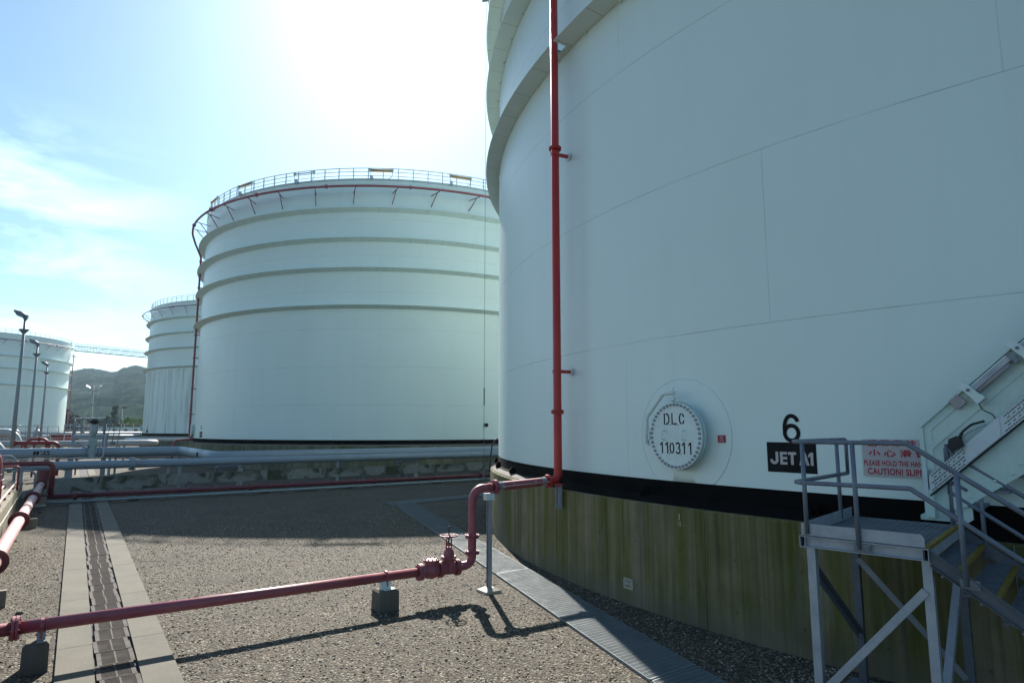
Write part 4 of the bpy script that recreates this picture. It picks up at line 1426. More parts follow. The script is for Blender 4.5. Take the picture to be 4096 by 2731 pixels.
# stair: two channel stringers and open grating treads with yellow edges
for w_, sg in ((0.0, 1), (PWD - 0.0, -1)):
    m = MB()
    x0, x1 = 1.195, 3.9
    zc0 = ZF - 0.015
    poly = [(x0, -0.13), (x0, 0.0), (x1, -SL * (x1 - x0)), (x1, -SL * (x1 - x0) - 0.155), (x0 + 0.02, -0.155)]
    m.prism(poly, F3(0, w_, zc0), E1, ZZ, 0.009)
    for dz in (-0.004, -0.150):
        a = F3(x0, w_ - sg * 0.02, zc0 + dz); b_ = F3(x1, w_ - sg * 0.02, zc0 + dz - SL * (x1 - x0))
        m.bar(a, b_, 0.05, 0.009, up=ZZ)
    m.build('stringer', M['steel_shade'], t)
for k in range(8):
    zt = ZF - 0.205 * (k + 1)
    xf = PLN + 0.05 + 0.292 * (k + 1) - 0.10
    m = MB()
    for i in range(11):
        s = xf - 0.26 + 0.24 * i / 10
        m.bar(F3(s, 0.02, zt - 0.014), F3(s, PWD - 0.02, zt - 0.014), 0.005, 0.028)
    for i in range(48):
        w_ = 0.03 + (PWD - 0.06) * i / 47
        m.bar(F3(xf - 0.26, w_, zt - 0.005), F3(xf - 0.02, w_, zt - 0.005), 0.009, 0.010)
    tr = m.build('tread', M['galv_dark'], t)
    m = MB(); m.box(F3(xf, PWD / 2, zt - 0.012), (0.045, PWD - 0.05, 0.04), E1, E2, ZZ); m.build('nosing', M['yellow'], tr)
    m = MB()
    for w_ in (-0.012, PWD + 0.012): m.rev([(0.012, 0), (0.012, 0.012), (0.001, 0.012)], F3(xf - 0.12, w_, zt - 0.06), E2, 6, smooth=False)
    m.build('tread_bolts', M['galv'], t)

# ------------------------------------------------------------------ spiral stair guard on the near tank
DS = 0.55
RS = RT + DS


def sp(deg, z, d=0.0):
    return pol(C6, RS + d, deg, z)


DEG0 = -134.74
ARC = math.radians(1.0) * RS


def spx(x, z, d=0.0):
    """x metres round the tank from the stair foot (towards the right)"""
    return sp(DEG0 + x / ARC, z, d)


def spiral_sheet(mb, lo, hi, xs, d0, d1, smooth=True):
    """sheet between curves lo(x), hi(x) with thickness from d0 to d1"""
    vs = []
    for x in xs:
        vs += [spx(x, lo(x), d0), spx(x, hi(x), d0), spx(x, hi(x), d1), spx(x, lo(x), d1)]
    fs = []
    for i in range(len(xs) - 1):
        o = 4 * i; n_ = 4 * (i + 1)
        for k in range(4):
            k2 = (k + 1) % 4
            fs.append((o + k, n_ + k, n_ + k2, o + k2))
    fs += [(0, 1, 2, 3)[::-1], tuple(4 * (len(xs) - 1) + k for k in range(4))]
    mb.add(vs, fs)


TS = 0.935      # rise per metre along the shell
xs = [i * 0.10 for i in range(0, 66)]
top = lambda x: min(3.33 + x * 0.5, 3.35 + (x - 0.05) * TS) if x < 0.1 else 3.35 + (x - 0.05) * TS
t = thing('spiral_stair', 'pale mint stair guard and stringer climbing the near tank from the platform', 'stair', sp(DEG0, 2.12))
# guard sheet
m = MB(); spiral_sheet(m, lambda x: 2.55 + max(0, x - 0.25) * TS, lambda x: top(x) - 0.012, xs, -0.012, -0.004); m.build('guard_sheet', M['mint'], t)
# frame: foot post, top rim and middle flat
m = MB()
m.bar(spx(0.0, 2.40, 0.02), spx(0.0, 3.335, 0.02), 0.05, 0.012, up=(spx(0, 0, 1) - spx(0, 0, 0)))
m.box(spx(0.055, 2.86, 0.0), (0.11, 0.012, 0.94), (spx(0.1, 0) - spx(0, 0)).normalized(), (spx(0, 0, 1) - spx(0, 0)).normalized(), ZZ)
m.build('end_post', M['mint'], t)
m = MB(); spiral_sheet(m, lambda x: top(x) - 0.14, top, xs, 0.0, 0.008); m.build('top_flat', M['mint'], t)
m = MB(); spiral_sheet(m, lambda x: top(x) - 0.012, lambda x: top(x) + 0.004, xs, -0.03, 0.055); m.build('top_rim', M['mint'], t)
m = MB(); spiral_sheet(m, lambda x: 3.02 + (x - 0.1) * TS, lambda x: 3.12 + (x - 0.1) * TS, [0.1 + i * 0.1 for i in range(64)], 0.0, 0.008); m.build('middle_flat', M['mint'], t)
# stringer plate
m = MB(); spiral_sheet(m, lambda x: 2.30 + (max(0, x - 0.35)) * 0.72, lambda x: 2.66 + max(0, x - 0.05) * TS, [i * 0.1 for i in range(0, 66)], 0.006, 0.016); m.build('stringer', M['mint'], t)
m = MB()
for i in range(24):
    x = 0.35 + 0.26 * i
    for dz in (0.10, 0.28):
        m.rev([(0.017, 0), (0.014, 0.012), (0.001, 0.014)], spx(x + dz, 2.33 + max(0, x - 0.25) * 0.80 + dz * 0.5, 0.016), (spx(x, 0, 1) - spx(x, 0)).normalized(), 8)
m.build('rivets', M['mint'], t)
# foot
e_r = (spx(0.1, 0) - spx(0, 0)).normalized(); e_n = (spx(0, 0, 1) - spx(0, 0)).normalized()
m = MB()
m.prism([(-0.09, 2.145), (0.40, 2.145), (0.46, 2.19), (0.46, 2.42), (0.0, 2.46), (0.0, 2.26), (-0.09, 2.20)], sp(DEG0, 0, -0.02), e_r, ZZ, -0.05)
m.box(spx(0.04, 2.36, 0.05), (0.10, 0.10, 0.34), e_r, e_n, ZZ)
m.build('foot', M['mint'], t)
# treads behind the guard, fixed to the shell
for k in range(16):
    x = 0.45 + 0.27 * k
    z = 2.34 + 0.27 * k * 0.72
    m = MB()
    m.box(spx(x, z, -0.28), (0.24, 0.50, 0.035), (spx(x + 0.1, 0) - spx(x, 0)).normalized(), (spx(x, 0, 1) - spx(x, 0)).normalized(), ZZ)
    m.build('tread', M['galv_dark'], t)

# perforated cable tray
t = thing('cable_tray', 'white perforated cable tray sloping up along the pale mint stair', 'cable tray', sp(DEG0, 2.6))
tlo = lambda x: 2.47 + (x - 0.06) * 0.935
thi = lambda x: 2.70 + (x - 0.06) * 0.935
xs2 = [0.06 + 0.1 * i for i in range(64)]
m = MB(); spiral_sheet(m, tlo, thi, xs2, 0.09, 0.10); m.build('tray', M['tray'], t)
m = MB(); spiral_sheet(m, lambda x: tlo(x) - 0.028, tlo, xs2, 0.03, 0.104); m.build('tray_lip', M['slot'], t)
m = MB(); m.box(spx(0.02, 2.60, 0.075), (0.05, 0.06, 0.36), e_r, e_n, ZZ); m.build('end_bracket', M['tray'], t)
m = MB()
tdir = Vector((1, 0, 0))
x = 0.10
while x < 3.6:
    if not (0.42 < x < 0.86):
        er = (spx(x + 0.05, 0) - spx(x, 0)).normalized(); en = (spx(x, 0, 1) - spx(x, 0)).normalized()
        dl = (er + ZZ * 0.935).normalized(); dn = dl.cross(en)
        for k in range(5):
            fz = 0.12 + 0.19 * k
            zc = tlo(x) + (thi(x) - tlo(x)) * fz
            if k % 2 == 0:
                m.box(spx(x, zc, 0.1012), (0.040, 0.009, 0.002), dl, dn, en)
            else:
                m.box(spx(x + 0.03, zc + 0.028, 0.1012), (0.040, 0.009, 0.002), dl, dn, en)
            if k in (0, 2, 4):
                m.box(spx(x + 0.026, zc + 0.0245, 0.1012), (0.012, 0.024, 0.002), dl, dn, en)
    x += 0.052
m.build('perforations', M['slot'], t)
m = MB(); spiral_sheet(m, lambda x: tlo(x) + 0.01, lambda x: thi(x) + 0.015, [0.47 + 0.07 * i for i in range(6)], 0.101, 0.112); m.build('splice_cover', M['tray'], t)

# tube lights on brackets
def tube_light(xa, xb, label):
    t = thing('strip_light', label, 'strip light', spx(xa, top(xa) - 0.1), 'strip lights on the stair guard')
    er = (spx((xa + xb) / 2 + 0.05, 0) - spx((xa + xb) / 2, 0)).normalized(); en = (spx(xa, 0, 1) - spx(xa, 0)).normalized()
    dl = (er + ZZ * TS).normalized(); dn = dl.cross(en) * -1
    a = spx(xa, top(xa) - 0.10, 0.10); b_ = spx(xb, top(xb) - 0.10, 0.10)
    m = MB(); m.bar(a, b_, 0.055, 0.06, up=dn); m.build('housing', M['galv'], t)
    off = dn * -0.055
    m = MB(); m.cyl(a + off + dl * 0.05, b_ + off - dl * 0.05, 0.028, 12); m.build('diffuser', M['mauve'], t)
    m = MB(); m.bar(a + dn * 0.036, b_ + dn * 0.036, 0.05, 0.012, up=dn); m.build('cover_strip', M['white'], t)
    for p_, s in ((a, 1), (b_, -1)):
        m = MB(); m.box(p_ + off * 0.5 + dl * s * -0.02, (0.05, 0.07, 0.13), dl, en, dn); m.build('end_cap', M['galv_dark'], t)
    return dl, dn, en
def guard_clamp(x, label):
    t = thing('mounting_block', label, 'bracket', spx(x, top(x)))
    er = (spx(x + 0.05, 0) - spx(x, 0)).normalized(); en = (spx(x, 0, 1) - spx(x, 0)).normalized()
    dl = (er + ZZ * TS).normalized(); dn = dl.cross(en) * -1
    c = spx(x, top(x), 0.11) - dn * 0.085
    m = MB()
    m.box(c, (0.09, 0.10, 0.30), dl, en, dn)
    m.box(c - dn * 0.12 + en * 0.0, (0.11, 0.12, 0.06), dl, en, dn)
    m.build('block', M['white'], t)
    m = MB(); m.rev([(0.02, 0), (0.02, 0.01), (0.001, 0.01)], c + en * 0.051 + dn * 0.03, en, 14); m.build('bolt', M['galv_dark'], t)


X1, X2 = 0.515, 1.02
tube_light(X1 + 0.06, X2 - 0.05, 'mauve grey strip light between the two white blocks on the stair guard')
guard_clamp(X1, 'lower white mounting block at the bottom end of the strip light')
guard_clamp(X2, 'upper white mounting block near the right edge of the picture')
tube_light(X2 + 0.06, X2 + 0.85, 'second strip light cut off by the right edge of the picture')
# grey cover plate left of the lower block
er = (spx(0.4, 0) - spx(0.35, 0)).normalized(); en = (spx(0.4, 0, 1) - spx(0.4, 0)).normalized(); dl = (er + ZZ * TS).normalized(); dn = dl.cross(en) * -1
m = MB(); m.box(spx(0.42, top(0.42) - 0.085, 0.035), (0.13, 0.05, 0.14), dl, en, dn)
tag(m.build('control_gear_box', M['mauve'], None), 'small flat mauve grey box left of the lower white block on the stair guard', 'box')
# junction box and cables
jb = spx(0.36, 3.10, 0.11)
t = thing('cable_gland_box', 'black moulded cable box with thick black cables at the lower end of the cable tray', 'box', jb)
m = MB(); m.prism([(-0.09, -0.06), (0.05, -0.085), (0.10, -0.01), (0.085, 0.05), (0.0, 0.075), (-0.085, 0.02)], jb - en * 0.02, dl, dn, 0.06); m.build('box', M['black'], t)
m = MB(); m.tube(fillet([jb + dl * 0.09 + dn * 0.02, jb + dl * 0.17 + dn * 0.045, jb + dl * 0.30 + dn * 0.04, jb + dl * 0.42 - dn * 0.02], 0.12, 5), 0.014, 10); m.build('cable', M['cable'], t)
m = MB(); m.tube(fillet([jb + dl * 0.09 - dn * 0.01, jb + dl * 0.2 + dn * 0.0, jb + dl * 0.40 - dn * 0.06], 0.1, 4), 0.008, 8); m.build('cable', M['galv'], t)
m = MB(); m.cyl(jb + dl * 0.07 + dn * 0.01, jb + dl * 0.15 + dn * 0.035, 0.02, 10); m.build('gland', M['black'], t)
xa = X1 + 0.08
a = spx(xa, top(xa) - 0.16, 0.10)
m = MB(); m.tube(fillet([a, a + e_r * 0.03 - ZZ * 0.07, a + e_r * 0.07 - ZZ * 0.19, a + e_r * 0.17 - ZZ * 0.25, a + e_r * 0.19 - ZZ * 0.30], 0.1, 5), 0.0065, 8)
tag(m.build('lamp_cable', M['cable']), 'thin black cable drooping from the strip light to the cable tray', 'cable')
# earth wire down the ring beside the stair
m = MB(); m.tube([pol(C6, RF + 0.012, -132.55 + 0.02 * math.sin(z * 3), 0.0 + z) for z in [i * 0.19 for i in range(11)]], 0.008, 6)
tag(m.build('earth_wire', M['galv_dark']), 'thin vertical wire clipped to the dark concrete ring behind the stair', 'wire')

# ------------------------------------------------------------------ low concrete beam, red main and thin pipe across the middle
for i, (p0, p1) in enumerate(((-0.35, 4.4), (4.42, 9.2), (9.22, 16.0), (16.02, 23.0), (23.02, 34.0))):
    lab = ('stained precast panel at the left end of the low row, below the flanged pipe',
           'mossy precast concrete panel second from the left in the low row',
           'mossy precast concrete panel in the middle of the low row, below the long grey pipe',
           'mossy precast panel of the low row below the right-hand crosshead support',
           'mossy precast concrete panel at the right end, running behind the near tank')[i]
    t = thing('precast_panel', lab, 'concrete panel', W((p0 + p1) / 2, 36, 0), 'low row of precast panels')
    m = MB(); m.box(W((p0 + p1) / 2, 36.0, 0.76 if p0 > 1 else 0.70), (p1 - p0, 0.14, 0.50 if p0 > 1 else 0.62), VV, UU, ZZ); m.build('panel', M['panel'], t)
    for f in (0.2, 0.5, 0.8):
        p = p0 + (p1 - p0) * f
        m = MB(); m.bar(W(p, 36.12, -0.05), W(p, 36.12, 0.7), 0.09, 0.09); m.build('post', M['galv_dark'], t)

QM = 34.3
t = thing('fire_main', 'dark red fire main on low blocks, with a tall drop at its left end', 'fire pipe', W(6, QM, 0))
RM = 0.105
m = MB()
m.tube(fillet([W(-2.05, QM, 0.75), W(-2.05, QM, 1.77), W(-0.17, QM, 1.77), W(-0.17, QM, 0.36)], 0.22, 8), RM, 20)
m.tube([W(-0.55, QM, 0.34), W(36, QM, 0.31)], RM, 20)
m.build('pipe', M['red_dark'], t)
for p in (0.72, 8.0, 14.6, 21.6):
    flange('flange', W(p, QM, 0.335), VV, 0.19, 0.10, 10, 'red_dark', t)
flange('flange', W(-0.55, QM, 0.34), VV, 0.16, 0.04, 8, 'red_dark', t)
for p in (2.85, 8.6, 13.1, 18.4):
    m = MB(); m.rev([(RM, -0.03), (RM + 0.014, -0.03), (RM + 0.014, 0.03), (RM, 0.03)], W(p, QM, 0.33), VV, 20)
    m.cyl(W(p, QM, 0.42), W(p, QM, 0.56), 0.014, 6)
    m.build('pipe_clamp', M['red_dark'], t)
for p, lab in ((2.85, 'dark concrete block under the red main nearest the drain'), (8.6, 'concrete block under the red main left of the middle'), (13.1, 'concrete block under the red main below the middle tank'), (18.4, 'farthest concrete block under the red main, left of the slim post')):
    block(p, QM - 0.25, 0.42, 0.44, 0.215, lab)
t = thing('drain_pipe', 'thin grey pipe on little feet low in front of the dark red main', 'pipe', W(6, 33.75, 0))
m = MB(); m.tube([W(-0.25, 33.75, 0.15), W(32, 33.85, 0.13)], 0.045, 12); m.build('pipe', M['sea_grey'], t)
for k in range(17):
    p = 0.55 + 1.83 * k
    m = MB(); m.box(W(p, 33.75, 0.075), (0.10, 0.10, 0.10), VV, UU, ZZ); m.box(W(p, 33.72, 0.03), (0.62, 0.42, 0.05), VV, UU, ZZ)
    m.build('foot', M['slab'], t)
t = thing('drain_valve', 'short thin pipe with a little valve lying left of the drain', 'valve', W(-0.6, 33.2, 0))
m = MB(); m.cyl(W(-0.95, 33.1, 0.10), W(-0.30, 33.2, 0.10), 0.028, 10); m.build('pipe', M['sea_grey'], t)
m = MB(); m.box(W(-0.62, 33.15, 0.13), (0.12, 0.1, 0.12), VV, UU, ZZ); m.bar(W(-0.72, 33.15, 0.23), W(-0.52, 33.15, 0.23), 0.03, 0.02); m.cyl(W(-0.62, 33.15, 0.12), W(-0.62, 33.15, 0.23), 0.012, 6); m.build('valve_body', M['galv'], t)

# ------------------------------------------------------------------ two long blue-grey product pipes
QC = 38.3
t = thing('product_pipe', 'lower of the two long blue grey pipes, with a bolted flange joint', 'pipeline', W(8, QC, 0))
m = MB(); m.tube([W(-9, QC, 1.47), W(38, QC, 1.385)], 0.205, 28); m.build('pipe', M['blue_grey'], t)
flange('flange', W(3.10, QC, 1.45), VV, 0.33, 0.20, 16, 'blue_grey', t)
for p in (0.35, 5.3, 8.3, 13.9):
    m = MB(); m.box(W(p, QC, 0.6), (0.13, 0.13, 1.3), VV, UU, ZZ); m.box(W(p, QC, 1.235), (0.3, 0.3, 0.03), VV, UU, ZZ); m.build('support_leg', M['lamp_grey'], t)
QD, QD2 = 50.0, 40.0
path = fillet([W(-12, QD, 1.72), W(6.95, QD, 1.68), W(7.30, QD2, 1.63), W(38, QD2, 1.60)], 0.9, 10)
t = thing('product_pipe', 'large blue grey pipe marked JET A-1 with a gate valve and a sideways jog', 'pipeline', W(2, QD, 0))
m = MB(); m.tube(path, 0.305, 32); m.build('pipe', M['blue_grey'], t)
for p in (-1.8, 0.55, 2.75, 6.2):
    m = MB(); m.box(W(p, QD, 0.68), (0.16, 0.16, 1.42), VV, UU, ZZ); m.box(W(p, QD, 1.36), (0.5, 0.3, 0.05), VV, UU, ZZ); m.build('support_leg', M['lamp_grey'], t)
# label bands
zl = 1.79
for p, ww in ((-1.25, 0.13), (-1.09, 0.13), (-0.73, 0.52)):
    m = MB()
    vs, fs = [], []
    n = 6
    for i in range(n + 1):
        a = rad(200 + (158 - 200) * i / n)
        for dp in (-ww / 2, ww / 2):
            vs.append(W(p + dp, QD + 0.309 * math.cos(a), 1.70 + 0.309 * math.sin(a)))
    for i in range(n): fs.append((2 * i, 2 * i + 1, 2 * i + 3, 2 * i + 2))
    m.add(vs, fs, True)
    bd = m.build('marker_band', M['letter'], t)
    if ww > 0.2:
        m = place_text('JET A-1', 0.185, W(p, QD - 0.3135, 1.70), VV, ZZ, UU * -1, 0.008, lift=0.0, sx=0.95); m.build('lettering', M['sign_grey'], bd)
m = MB(); m.box(W(7.16, 43.2, 1.66) - VV * 0.0 + Vector((0, 0, 0)), (0.63, 0.28, 0.22), VV, UU, ZZ); m.build('marker_band', M['letter'], t)
# gate valve on it
PG = 1.73
for p in (PG - 0.41, PG - 0.20, PG + 0.20, PG + 0.41):
    flange('flange', W(p, QD, 1.69), VV, 0.43, 0.09, 20, 'blue_grey', t, gap=False)
m = MB()
m.rev([(0.31, -0.4), (0.31, 0.4)], W(PG, QD, 1.69), VV, 28)
m.box(W(PG, QD, 1.75), (0.30, 0.66, 0.80), VV, UU, ZZ)
m.box(W(PG, QD, 2.38), (0.46, 0.60, 0.52), VV, UU, ZZ)
for z in (2.12, 2.2): m.box(W(PG, QD, z), (0.58, 0.70, 0.045), VV, UU, ZZ)
vb = m.build('gate_valve', M['sea_grey'], t)
m = MB(); m.cyl(W(PG - 0.11, QD, 2.6), W(PG - 0.11, QD, 3.62), 0.05, 10); m.cyl(W(PG + 0.11, QD, 2.6), W(PG + 0.11, QD, 3.62), 0.05, 10); m.cyl(W(PG, QD, 2.6), W(PG, QD, 3.6), 0.10, 12)
m.build('yoke', M['sea_grey'], vb)
m = MB(); m.rev([(0.10, 3.50), (0.26, 3.58), (0.28, 3.64), (0.25, 3.70), (0.15, 3.80), (0.06, 3.83), (0.001, 3.83)], W(PG, QD, 0), ZZ, 20); m.build('actuator_cap', M['slot'], vb)
# thin pipe with an upstand
t = thing('vent_pipe', 'thin pale pipe under the large marked pipe, turning up beside the gate valve', 'pipe', W(0, 49.4, 0))
m = MB(); m.tube(fillet([W(-6, 49.4, 1.33), W(2.33, 49.4, 1.35), W(2.36, 49.4, 2.72)], 0.18, 6), 0.045, 12); m.build('pipe', M['pale_grey'], t)
m = MB(); m.box(W(2.36, 49.4, 2.78), (0.12, 0.12, 0.14), VV, UU, ZZ); m.build('valve_head', M['galv'], t)
# crosshead supports in front of the middle tank
for p, lab in ((7.95, 'steel crosshead support under the two long pipes at the jog'), (19.1, 'steel crosshead support under the two long pipes near the near tank')):
    t = thing('pipe_support', lab, 'pipe support', W(p, 39.5, 0), 'steel crossheads under the long pipes')
    for s in (-0.62, 0.62):
        m = MB(); m.box(W(p + s, 39.4, 0.55), (0.16 if s < 0 else 0.24, 0.16, 1.15), VV, UU, ZZ); m.build('column', M['galv_dark' if s < 0 else 'pale_grey'], t)
    m = MB(); m.box(W(p, 39.35, 1.08), (1.3, 0.9, 0.16), VV, UU, ZZ); m.build('crosshead', M['galv_dark'], t)
# red line behind the two pipes
t = thing('fire_pipe', 'thin red pipe on brackets low behind the two blue grey pipes', 'fire pipe', W(3, 54, 0))
m = MB(); m.tube([W(0.2, 54, 1.25), W(8.2, 54, 1.3)], 0.07, 12); m.build('pipe', M['pink'], t)
for p in (1.0, 3.3, 6.6, 7.4): 
    m = MB(); m.box(W(p, 54, 0.6), (0.1, 0.1, 1.2), VV, UU, ZZ); m.build('bracket', M['red_dark'], t)

# valve platform
t = thing('valve_platform', 'blue grey steel platform with railings and steep steps behind the gate valve', 'platform', W(1.6, 52.2, 0))
ZD = 2.68
for p in (0.72, 2.48):
    for q in (51.7, 53.0):
        m = MB(); m.box(W(p, q, ZD / 2), (0.17, 0.17, ZD), VV, UU, ZZ); m.build('leg', M['blue_grey'], t)
m = MB(); m.box(W(1.6, 52.3, ZD), (2.0, 1.6, 0.26), VV, UU, ZZ); m.build('deck', M['blue_grey'], t)
for p, q in ((0.66, 51.55), (1.15, 53.05), (2.02, 53.05), (2.42, 51.55), (0.78, 53.05), (2.42, 53.05)):
    m = MB(); m.cyl(W(p, q, ZD), W(p, q, ZD + 1.2), 0.055, 8); m.build('rail_post', M['galv_dark'], t)
for zz in (1.2, 0.62):
    m = MB(); m.tube(fillet([W(0.66, 51.55, ZD + zz), W(0.66, 53.05, ZD + zz), W(2.42, 53.05, ZD + zz), W(2.42, 51.55, ZD + zz)], 0.1, 4), 0.05, 8); m.build('rail', M['galv_dark'], t)
m = MB(); m.bar(W(0.9, 51.9, 2.3), W(1.6, 51.9, 1.75), 0.09, 0.09); m.build('brace', M['blue_grey'], t)
for p in (2.62, 3.25):
    m = MB(); m.bar(W(p, 52.6, 2.0), W(p + 0.12, 52.0, 3.85), 0.13, 0.05, up=VV); m.build('stair_stringer', M['blue_grey'], t)
m = MB(); m.bar(W(2.95, 52.9, 2.0), W(2.95 + 0.12, 52.3, 3.85), 0.12, 0.05, up=VV); m.build('stair_stringer', M['blue_grey'], t)
for z in (2.0, 2.75, 3.82):
    m = MB(); m.bar(W(2.55, 52.2, z), W(3.42, 52.2, z), 0.08, 0.05); m.build('stair_step', M['blue_grey'], t)
for p in (2.62, 3.25):
    m = MB(); m.bar(W(p, 52.6, 0.0), W(p, 52.6, 2.0), 0.08, 0.08); m.build('leg', M['blue_grey'], t)

# ------------------------------------------------------------------ pipelines further back
t = thing('product_pipe', 'pale grey pipe further back that doubles back in a hairpin bend', 'pipeline', W(3, 77, 0))
path = fillet([W(-14, 77, 1.72), W(8.3, 77, 1.68), W(8.3, 79.0, 1.68), W(6.4, 91.5, 1.76), W(16, 92, 1.7), W(40, 92, 1.7)], 1.0, 8)
m = MB(); m.tube(path, 0.305, 24); m.build('pipe', M['pale_grey'], t)
for p in (-2.5, 1.5, 5.4):
    m = MB(); m.box(W(p, 77, 0.7), (0.2, 0.2, 1.4), VV, UU, ZZ); m.build('support_leg', M['lamp_grey'], t)
m = MB(); m.box(W(4.36, 76.69, 1.70), (0.38, 0.03, 0.2), VV, UU, ZZ); m.build('marker_band', M['letter'], t)
m = MB(); m.box(W(4.36, 76.67, 1.70), (0.24, 0.03, 0.05), VV, UU, ZZ); m.build('marker_text', M['sign_grey'], t)
for q, z, r_, lab, mm in ((124, 1.72, 0.36, 'pale pipe beyond the hairpin bend, in front of the white building', 'pale_grey'), (132, 1.15, 0.3, 'greyish pink pipe low behind the hairpin bend', 'sign_grey'), (168, 1.85, 0.45, 'farthest pale pipe, just below the bright bushes', 'pale_grey')):
    t = thing('product_pipe', lab, 'pipeline', W(5, q, 0))
    m = MB(); m.tube([W(-30, q, z), W(22, q, z)], r_, 16); m.build('pipe', M[mm], t)
    for k in range(6):
        m = MB(); m.box(W(-16 + 6 * k, q, z / 2 - r_ / 2), (0.25, 0.25, z - r_), VV, UU, ZZ); m.build('support_leg', M['lamp_grey'], t)

# white pipes bending down at the left
t = thing('product_pipe', 'thick white pipe bending down between the lamp masts at the left', 'pipeline', W(-3.6, 85, 0))
m = MB(); m.tube(fillet([W(-14, 85, 2.75), W(-4.0, 85, 2.75), W(-3.1, 84.2, 0.0)], 1.1, 8), 0.42, 20); m.build('pipe', M['pale_grey'], t)
t = thing('product_pipe', 'thick white pipe hooping over at the very left edge behind the marked pipe', 'pipeline', W(-5.2, 66, 0))
m = MB(); m.tube(fillet([W(-13, 66, 2.15), W(-4.4, 66, 2.15), W(-3.0, 66, 0.2)], 1.2, 8), 0.36, 20); m.build('pipe', M['pale_grey'], t)

# red fire manifolds
def manifold(q, p0, p1, z, r_, lab, extra=3):
    t = thing('fire_manifold', lab, 'fire manifold', W((p0 + p1) / 2, q, 0), 'red fire manifolds by the lamp masts')
    m = MB(); m.tube(fillet([W(p0, q, z), W(p1, q, z), W(p1, q, 0.1)], 0.35, 8), r_, 14); m.build('header', M['red_mid'], t)
    flange('flange', W(p0, q, z), VV, r_ * 1.75, 0.10, 8, 'red_mid', t)
    flange('flange', W(p0 + (p1 - p0) * 0.72, q, z), VV, r_ * 1.6, 0.10, 8, 'red_mid', t)
    for k in range(extra):
        p = p0 + (p1 - p0) * (0.16 + 0.55 * k / max(1, extra - 1))
        m = MB(); m.cyl(W(p, q, 0.05), W(p, q, z - r_ * 0.8), r_ * 0.55, 10)
        m.rev([(0.001, 0), (r_ * 0.9, 0), (r_ * 1.0, 0.12), (r_ * 0.9, 0.24), (0.001, 0.24)], W(p, q, z - 0.75), ZZ, 12)
        m.build('branch', M['red_mid'], t)
        m = MB(); m.tube([W(p, q - 0.28, z - 0.55) + (VV * math.cos(a) + ZZ * math.sin(a)) * 0.17 for a in [2 * PI * i / 16 for i in range(16)]], 0.018, 6, closed=True)
        m.bar(W(p - 0.16, q - 0.28, z - 0.55), W(p + 0.16, q - 0.28, z - 0.55), 0.02, 0.02)
        m.cyl(W(p, q - 0.28, z - 0.55), W(p, q, z - 0.6), 0.02, 6)
        m.build('handwheel', M['red_mid'], t)
manifold(53, -2.4, -0.06, 2.27, 0.115, 'red fire manifold with valves above the left end of the marked pipe')
manifold(84, -0.95, 1.55, 2.35, 0.13, 'red fire manifold farther back, to the right of the third lamp mast')
t = thing('fire_pipe', 'red pipe hoop behind the nearest red manifold', 'fire pipe', W(-1.4, 60, 0))
m = MB(); m.tube(fillet([W(-2.1, 60, 0.1), W(-2.1, 60, 2.42), W(-0.68, 60, 2.42), W(-0.68, 60, 0.1)], 0.5, 8), 0.11, 14); m.build('pipe', M['red_mid'], t)
flange('flange', W(-1.3, 60, 2.42), VV, 0.19, 0.10, 8, 'red_mid', t)
t = thing('guard_rail', 'pale yard railing round the farther red manifold', 'railing', W(0.3, 82, 0))
for p in (-2.0, -0.9, 0.3, 1.6, 1.95):
    m = MB(); m.cyl(W(p, 82, 0), W(p, 82, 2.6), 0.035, 6); m.build('post', M['pale_grey'], t)
for z in (2.6, 2.2):
    m = MB(); m.tube([W(-2.0, 82, z), W(1.95, 82, z)], 0.03, 6); m.build('rail', M['pale_grey'], t)
m = MB(); m.bar(W(1.95, 82, 2.6), W(2.75, 82, 1.9), 0.05, 0.05); m.build('brace', M['pale_grey'], t)
t = thing('red_cabinet', 'low bright red cabinet at the foot of the far left tank', 'cabinet', W(1.0, 118, 0))
m = MB(); m.box(W(0.7, 118, 1.5), (2.6, 1.2, 0.65), VV, UU, ZZ); m.build('cabinet', M['red_box'], t)
for s in (-1, 1):
    m = MB(); m.box(W(0.7 + s * 1.1, 118, 0.6), (0.15, 0.6, 1.2), VV, UU, ZZ); m.build('leg', M['galv_dark'], t)
t = thing('red_cabinet', 'long low red cabinet at the left edge below the far left tank', 'cabinet', W(-9, 100, 0))
m = MB(); m.box(W(-7.2, 100, 2.35), (6, 1.0, 0.5), VV, UU, ZZ); m.build('cabinet', M['red_box'], t)
for s in (-2.4, 2.4):
    m = MB(); m.box(W(-7.2 + s, 100, 1.1), (0.15, 0.6, 2.1), VV, UU, ZZ); m.build('leg', M['galv_dark'], t)
